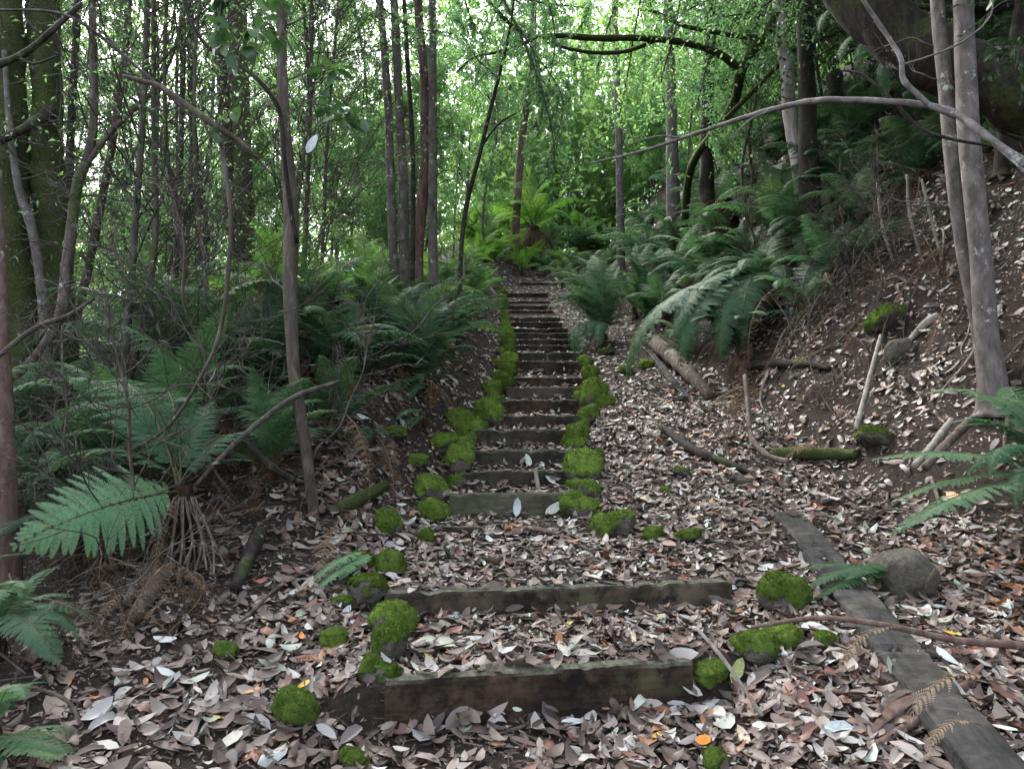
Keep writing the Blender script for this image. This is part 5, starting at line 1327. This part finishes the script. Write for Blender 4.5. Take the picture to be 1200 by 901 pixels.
px_tree('far pale gum trunk standing at the gap above the stairs', [(684, -80, 36, 6), (688, 60, 36, 7), (692, 160, 36, 8), (694, 230, 36, 9), (697, 290, 36, 11)], 'bark_pale', n=50, name='gum_tree')
px_tree('slim grey gum in the gap, left of the far pale one', [(672, 40, 33, 2.4), (676, 150, 33, 3), (678, 290, 33, 3.6)], 'bark_grey', n=30, name='gum_tree')
px_tree('greyish straight trunk above the ferns right of the gap', twigs=7, pts=[(782, -120, 16, 5), (784, 40, 16, 6), (787, 140, 16, 7), (790, 300, 16, 9)], mat='bark_grey', n=40)
px_tree('slender trunk with pale bark in the right middle distance', twigs=7, pts=[(716, -100, 20, 3.4), (722, 60, 20, 4), (726, 200, 20, 4.6), (728, 320, 20, 5)], mat='bark_grey', n=40)
px_tree('brown slender trunk left of the gap, above the bright tree fern', [(626, -60, 17, 4), (625, 20, 17, 4), (624, 75, 17, 4), (612, 160, 18, 4.5), (604, 270, 18, 5)], 'bark_red', n=40)
px_tree('dark trunk close behind the mossy crooked tree', twigs=7, pts=[(838, -120, 13, 6), (832, 40, 13, 7), (828, 150, 13, 8), (830, 300, 13, 10)], mat='bark_dark', n=40)

# ------------------------------------------------------------------ leafy branches hanging in view
def spray(label, limbs, n, l, mat, seed, twigm='bark_twig', cat='branch', name='leafy_branch', width=.45, spread=.10, off=None, hang=.3):
    """a leafy branch: stems given by photo positions, leaves along side twigs"""
    g = np.random.default_rng(seed)
    root = None
    for pts in limbs:
        tw = MB(); lf = MB()
        C, r = px_curve(pts, 26)
        if root is None:
            loc = C[0]; root = thing(name, label, cat, loc)
        tube(tw, C, r * .7, 6, 0, .1, seed, 10)
        m = n // len(limbs); nt = max(4, m // 9)
        for q in range(nt):
            u = g.uniform(2, 25); i = min(int(u), 24)
            d = unit(unit(C[i + 1] - C[i]) * .6 + g.normal(0, .7, 3)); L = g.uniform(.5, 1.6) * spread * 3.2
            pp = [C[i]]
            for _ in range(3):
                d = unit(d + g.normal(0, .2, 3) + np.array([0, 0, -.08])); pp.append(pp[-1] + d * L / 3)
            T2 = spline(pp, 8); tube(tw, T2, np.linspace(.0028, .0012, 8), 4, 0, cap=False)
            us = np.linspace(.8, 7, 9); ii = np.clip(us.astype(int), 0, 6); ff = (us - ii)[:, None]
            q0 = T2[ii] * (1 - ff) + T2[ii + 1] * ff
            dd = unit(np.tile(d, (9, 1)) * .6 + g.normal(0, .6, (9, 3)) + np.array([0, 0, -hang]))
            ll = l * g.uniform(.6, 1.2, 9)
            nn = unit(g.normal(0, .45, (9, 3)) + np.array([0, 0, 1.0]))
            nn = unit(nn - dd * np.sum(nn * dd, -1, keepdims=True))
            leaves(lf, q0 + dd * (ll * .5)[:, None], dd, nn, ll, ll * width, g.normal(-.1, .25, 9), g.normal(.15, .2, 9), 0)
        st = link('stem', tw.mesh('stem', M[twigm], off=loc), root)
        link('foliage', lf.mesh('foliage', M[mat], off=loc), st)
    return root


spray('broad-leaved spray hanging in the upper left, biggest leaves in view', [[(262, -40, 3.9, 2), (255, 30, 3.9, 1.6), (240, 70, 3.9, 1)], [(330, 30, 3.9, 1.8), (350, 80, 3.9, 1.6), (372, 140, 3.9, 1.3), (368, 175, 3.9, .8)], [(290, -20, 4.0, 2), (300, 60, 4.0, 1.6), (282, 110, 4.0, 1)]], 130, .105, 'lf_big', 1, width=.62, spread=.07)
leaf(366, 172, 26, 'silver', 'single silvery leaf hanging beside the slim brown trunk', name='hanging_leaf', loc=P(366, 172, 3.9), up=(.2, -1, .1), ang=1.1)
spray('leafy branch drooping into the gap above the stairs', [[(560, -60, 8, 2), (600, 20, 8, 2), (630, 90, 8, 1.6), (648, 160, 8, 1.2), (650, 200, 8, .8)], [(630, -40, 8.2, 2), (650, 40, 8.2, 1.6), (640, 110, 8.2, 1.2), (625, 150, 8.2, .8)], [(600, 20, 8, 1.6), (625, 60, 8, 1.4), (660, 120, 8, 1), (640, 195, 8, .7)]], 1500, .066, 'lf_mid', 2, spread=.11)
spray('yellow-green leafy branch behind the middle of the level mossy limb', [[(760, -50, 10.6, 2), (745, 30, 10.6, 1.6), (735, 90, 10.6, 1.2), (725, 140, 10.6, .8)], [(800, -20, 10.8, 2), (790, 40, 10.8, 1.6), (775, 95, 10.8, 1.2), (780, 130, 10.8, .8)], [(700, -50, 10.4, 2), (690, 10, 10.4, 1.6), (675, 40, 10.4, 1)]], 1500, .07, 'lf_bright', 3, spread=.11)
spray('leafy branch beside the crooked mossy tree', [[(850, -40, 11.2, 2), (840, 30, 11.2, 1.6), (825, 90, 11.2, 1.2), (815, 130, 11.2, .8)], [(880, -30, 11.4, 2), (890, 40, 11.4, 1.6), (895, 90, 11.4, 1)]], 1300, .07, 'lf_mid', 4, spread=.11)
spray('leafy twig at the tip of the long pale arching branch', [[(725, 180, 7, 1.2), (705, 170, 7, 1), (690, 165, 7, .8)], [(745, 172, 7.1, 1), (740, 155, 7.1, .8), (735, 140, 7.1, .6)], [(790, 165, 6.8, 1), (776, 205, 6.8, .8), (768, 225, 6.8, .6)]], 110, .055, 'lf_bright', 5, spread=.06)
spray('dark leafy branch in the top right corner', [[(1250, -40, 5.5, 2.4), (1200, -10, 5.5, 2), (1165, 10, 5.5, 1.4), (1150, 35, 5.5, 1)], [(1230, 20, 5.6, 2), (1200, 45, 5.6, 1.4), (1190, 80, 5.6, 1)]], 160, .075, 'lf_dark', 6, spread=.09)
spray('leafy branch hanging at the top left between the trunks', [[(200, -60, 7, 2), (205, 10, 7, 1.6), (190, 70, 7, 1.2)], [(160, -60, 7.2, 2), (170, 20, 7.2, 1.4), (150, 60, 7.2, 1)]], 500, .06, 'lf_mid', 7, spread=.12)
spray('small leafed branch over the central clump of stems', [[(400, -60, 7.8, 2), (440, 0, 7.8, 1.6), (480, 30, 7.8, 1.2), (530, 40, 7.8, .9)], [(540, -60, 8, 2), (545, 0, 8, 1.6), (560, 40, 8, 1)]], 700, .058, 'lf_mid', 8, spread=.12)

spray('wide leafy bough along the top edge, right of the crooked mossy tree', [[(1000, -90, 9.5, 3), (940, -30, 9.5, 2), (890, 10, 9.4, 1.6), (850, 20, 9.3, 1)], [(960, -60, 9.6, 2), (930, 20, 9.6, 1.6), (905, 70, 9.5, 1)], [(900, -80, 9, 2), (860, -20, 9, 1.6), (810, 10, 9, 1.2), (770, 25, 9, .8)]], 1500, .07, 'lf_mid', 11, spread=.14)
spray('light green leafy bough hanging behind the level mossy limb', [[(820, -60, 12.7, 2.4), (800, 20, 12.7, 2), (770, 80, 12.6, 1.4), (760, 150, 12.6, 1)], [(850, -40, 13.2, 2), (860, 60, 13.2, 1.6), (840, 130, 13.2, 1.2), (850, 190, 13.2, .8)], [(760, -60, 12.2, 2), (720, 10, 12.2, 1.6), (700, 80, 12.2, 1)]], 2000, .075, 'lf_bright', 12, spread=.15)
spray('leafy bough along the top edge above the gap', [[(500, -80, 9, 2.4), (560, -30, 9, 2), (620, 0, 9, 1.6), (690, 10, 9, 1)], [(640, -80, 9.5, 2), (600, -20, 9.5, 1.6), (570, 40, 9.5, 1.2), (560, 90, 9.5, .8)]], 1300, .066, 'lf_mid', 13, spread=.14)
px_tree('dark trunk standing in the shade behind the massive leaning trunk', [(1052, -120, 11, 9), (1050, 0, 11, 10), (1046, 100, 11, 11), (1044, 160, 11, 13)], 'bark_dark', crown=(SHADE_CROWNS[1], np.array([5.6, 8.4, 8.2]), 1.15), twigs=6)  # invented trunk, there to carry a crown that darkens the bank
px_tree('dark leaning trunk at the right edge, beyond the twin trunks', [(1210, -120, 8.5, 9), (1200, 0, 8.5, 10), (1186, 100, 8.5, 11), (1178, 200, 8.5, 13)], 'bark_dark', crown=(SHADE_CROWNS[1], np.array([5.2, 5.0, 7.6]), 1.0), twigs=6)  # another added trunk whose unseen crown shades the bank
# dead, leafless shrubs tangled into the undergrowth
DSH = []
for k in range(3):
    tr, cr = grow(80 + k, 1.5 + .3 * k, .008, 30, 0, .03, b0=.05, blen=.55, tw=6, up=(-.1, 1.0), lean=.25)
    DSH.append((tr.mesh('stem', M['stick']), cr.mesh('branchwork', [M['bark_twig'], M['stick']])))
g = np.random.default_rng(123)
for k in range(54):
    left = k < 32
    x, y = (g.uniform(-3.6, -1.35), g.uniform(3.8, 9.0)) if left else (g.uniform(2.5, 6.5), g.uniform(6.8, 11))
    a_, b_ = DSH[k % 3]
    root = thing('dead_shrub', 'leafless tangled shrub in the undergrowth of the left bank' if left else 'leafless tangled shrub among the shaded ferns of the right bank', 'shrub', on_ground(x, y, -.04), 'leafless shrubs of the left bank' if left else 'leafless shrubs of the right bank', g.uniform(0, 6.28))
    root.rotation_euler = (g.normal(0, .35), g.normal(0, .35), g.uniform(0, 6.28)); s_ = g.uniform(.55, 1.1); root.scale = (s_, s_, s_)
    link('stem', a_, root); link('branchwork', b_, root)

for k in range(7):
    root = thing('dead_shrub', 'leafless twiggy shrub in the dim litter at lower left', 'shrub', on_ground(-1.75 - .12 * k, 2.7 + .3 * k, -.04), 'leafless shrubs at lower left', k * 1.1)
    root.rotation_euler = (g.normal(0, .6), g.normal(0, .6), g.uniform(0, 6.28)); s_ = g.uniform(.3, .5); root.scale = (s_, s_, s_)
    link('stem', DSH[k % 3][0], root); link('branchwork', DSH[k % 3][1], root)

# ------------------------------------------------------------------ saplings: the green wall of thin trees
SAP = []
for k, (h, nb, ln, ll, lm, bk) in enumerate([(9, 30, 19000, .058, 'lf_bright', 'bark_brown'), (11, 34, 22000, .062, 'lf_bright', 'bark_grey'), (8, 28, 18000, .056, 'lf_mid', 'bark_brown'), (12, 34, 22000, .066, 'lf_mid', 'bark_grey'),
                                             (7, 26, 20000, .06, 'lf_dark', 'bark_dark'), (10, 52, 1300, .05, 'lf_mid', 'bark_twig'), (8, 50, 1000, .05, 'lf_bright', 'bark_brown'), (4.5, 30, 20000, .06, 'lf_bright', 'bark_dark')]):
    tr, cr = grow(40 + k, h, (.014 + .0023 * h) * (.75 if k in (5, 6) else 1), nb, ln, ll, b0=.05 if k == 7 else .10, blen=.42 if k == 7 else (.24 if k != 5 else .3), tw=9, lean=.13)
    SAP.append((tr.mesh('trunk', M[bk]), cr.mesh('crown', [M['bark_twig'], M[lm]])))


def sapling(k, x, y, s, rz, label, group, name='sapling'):
    g0 = float(ground(x, y)) - .08
    root = thing(name, label, 'tree', (x, y, g0), group, rz)
    root.scale = (s, s, s)
    link('trunk', SAP[k][0], root); link('crown', SAP[k][1], root)
    return root


g = np.random.default_rng(77)
n_ = 0
# left: px -80..560
while n_ < 84:
    d = (5.8 if n_ < 26 else 11) + (5 if n_ < 26 else 28 * g.random() ** .8) * g.random(); px = g.uniform(-120, 575)
    if n_ < 26 and (235 < px < 345 or 400 < px): continue
    if n_ >= 26 and 420 < px < 540 and d < 13: continue
    if n_ >= 26 and d < 14 and px < 420: continue
    if 255 < px < 300 and d < 11: continue
    if px > 500 and d < 18: continue
    if 60 < px < 135 and g.random() < .5: continue
    x = (px - 600) / F * d
    near = n_ < 26
    k = int(g.choice([5, 6, 5, 6] if near else [0, 1, 2, 3, 0, 1, 7, 7, 7]))
    if 308 < px < 334 and d > 12: continue
    sapling(k, x, d, g.uniform(.8, 1.2), g.uniform(0, 6.28), 'slender leafy sapling in the bright green thicket beyond the left ferns' if not near else 'bare-twigged slender sapling standing close behind the left ferns',
            'saplings of the left thicket' if not near else 'twiggy saplings behind the left ferns'); n_ += 1
n_ = 0
while n_ < 48:
    d = g.uniform(20, 42); px = g.uniform(545, 800)
    if (655 < px < 745 and d < 31) or (740 <= px < 770 and d < 28) or (px < 700 and d < 29): continue
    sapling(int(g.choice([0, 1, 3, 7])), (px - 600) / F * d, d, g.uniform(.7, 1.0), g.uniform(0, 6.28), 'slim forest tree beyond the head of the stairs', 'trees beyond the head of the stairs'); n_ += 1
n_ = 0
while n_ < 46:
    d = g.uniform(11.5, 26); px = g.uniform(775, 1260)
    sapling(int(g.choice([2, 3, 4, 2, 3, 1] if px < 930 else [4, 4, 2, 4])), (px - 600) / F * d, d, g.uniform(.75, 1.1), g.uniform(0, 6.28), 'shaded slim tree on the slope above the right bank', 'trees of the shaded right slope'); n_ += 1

# far wood beyond the slope: reads as one mass
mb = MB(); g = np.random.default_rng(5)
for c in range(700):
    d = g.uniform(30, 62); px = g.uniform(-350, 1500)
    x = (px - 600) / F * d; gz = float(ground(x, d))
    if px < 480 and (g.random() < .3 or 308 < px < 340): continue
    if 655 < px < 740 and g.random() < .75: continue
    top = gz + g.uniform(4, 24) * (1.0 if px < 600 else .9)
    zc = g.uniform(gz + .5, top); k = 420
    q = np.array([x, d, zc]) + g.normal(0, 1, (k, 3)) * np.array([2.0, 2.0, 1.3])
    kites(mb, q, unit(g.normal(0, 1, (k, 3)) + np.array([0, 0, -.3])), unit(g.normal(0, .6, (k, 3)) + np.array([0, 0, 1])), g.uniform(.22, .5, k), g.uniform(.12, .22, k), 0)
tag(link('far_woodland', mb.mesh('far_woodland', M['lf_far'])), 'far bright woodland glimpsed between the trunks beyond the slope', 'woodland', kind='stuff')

# ------------------------------------------------------------------ light
w = bpy.data.worlds.new('World'); sc.world = w; w.use_nodes = True
nt = w.node_tree; nt.nodes.clear()
sky = nt.nodes.new('ShaderNodeTexSky'); sky.sky_type = 'NISHITA'; sky.sun_disc = False
SUN_EL, SUN_AZ = rad(48), rad(-32)      # ahead and to the left
sky.sun_elevation = SUN_EL; sky.sun_rotation = SUN_AZ; sky.air_density = 1.0; sky.dust_density = 3.0
hs = nt.nodes.new('ShaderNodeHueSaturation'); hs.inputs['Saturation'].default_value = .5
bg = nt.nodes.new('ShaderNodeBackground'); bg.inputs['Strength'].default_value = .15
ow = nt.nodes.new('ShaderNodeOutputWorld')
nt.links.new(sky.outputs[0], hs.inputs['Color']); nt.links.new(hs.outputs[0], bg.inputs['Color']); nt.links.new(bg.outputs[0], ow.inputs['Surface'])
sl = bpy.data.lights.new('sun', 'SUN'); sl.energy = 1.5; sl.angle = rad(20); sl.color = (1, .97, .93)
so = link('sun', sl)
dv = Vector((math.sin(SUN_AZ) * math.cos(SUN_EL), math.cos(SUN_AZ) * math.cos(SUN_EL), math.sin(SUN_EL)))
so.rotation_euler = dv.to_track_quat('Z', 'Y').to_euler(); so.location = tuple(dv * 60)

sc.view_settings.view_transform = 'Standard'; sc.view_settings.look = 'None'; sc.view_settings.gamma = 1; sc.view_settings.exposure = 2.8
sc.view_settings.use_curve_mapping = False
sc.render.engine = 'CYCLES'
cy = sc.cycles
cy.max_bounces = 6; cy.diffuse_bounces = 4; cy.glossy_bounces = 2; cy.transmission_bounces = 4; cy.transparent_max_bounces = 4
cy.caustics_reflective = False; cy.caustics_refractive = False
cy.use_denoising = True
sc.render.use_persistent_data = False
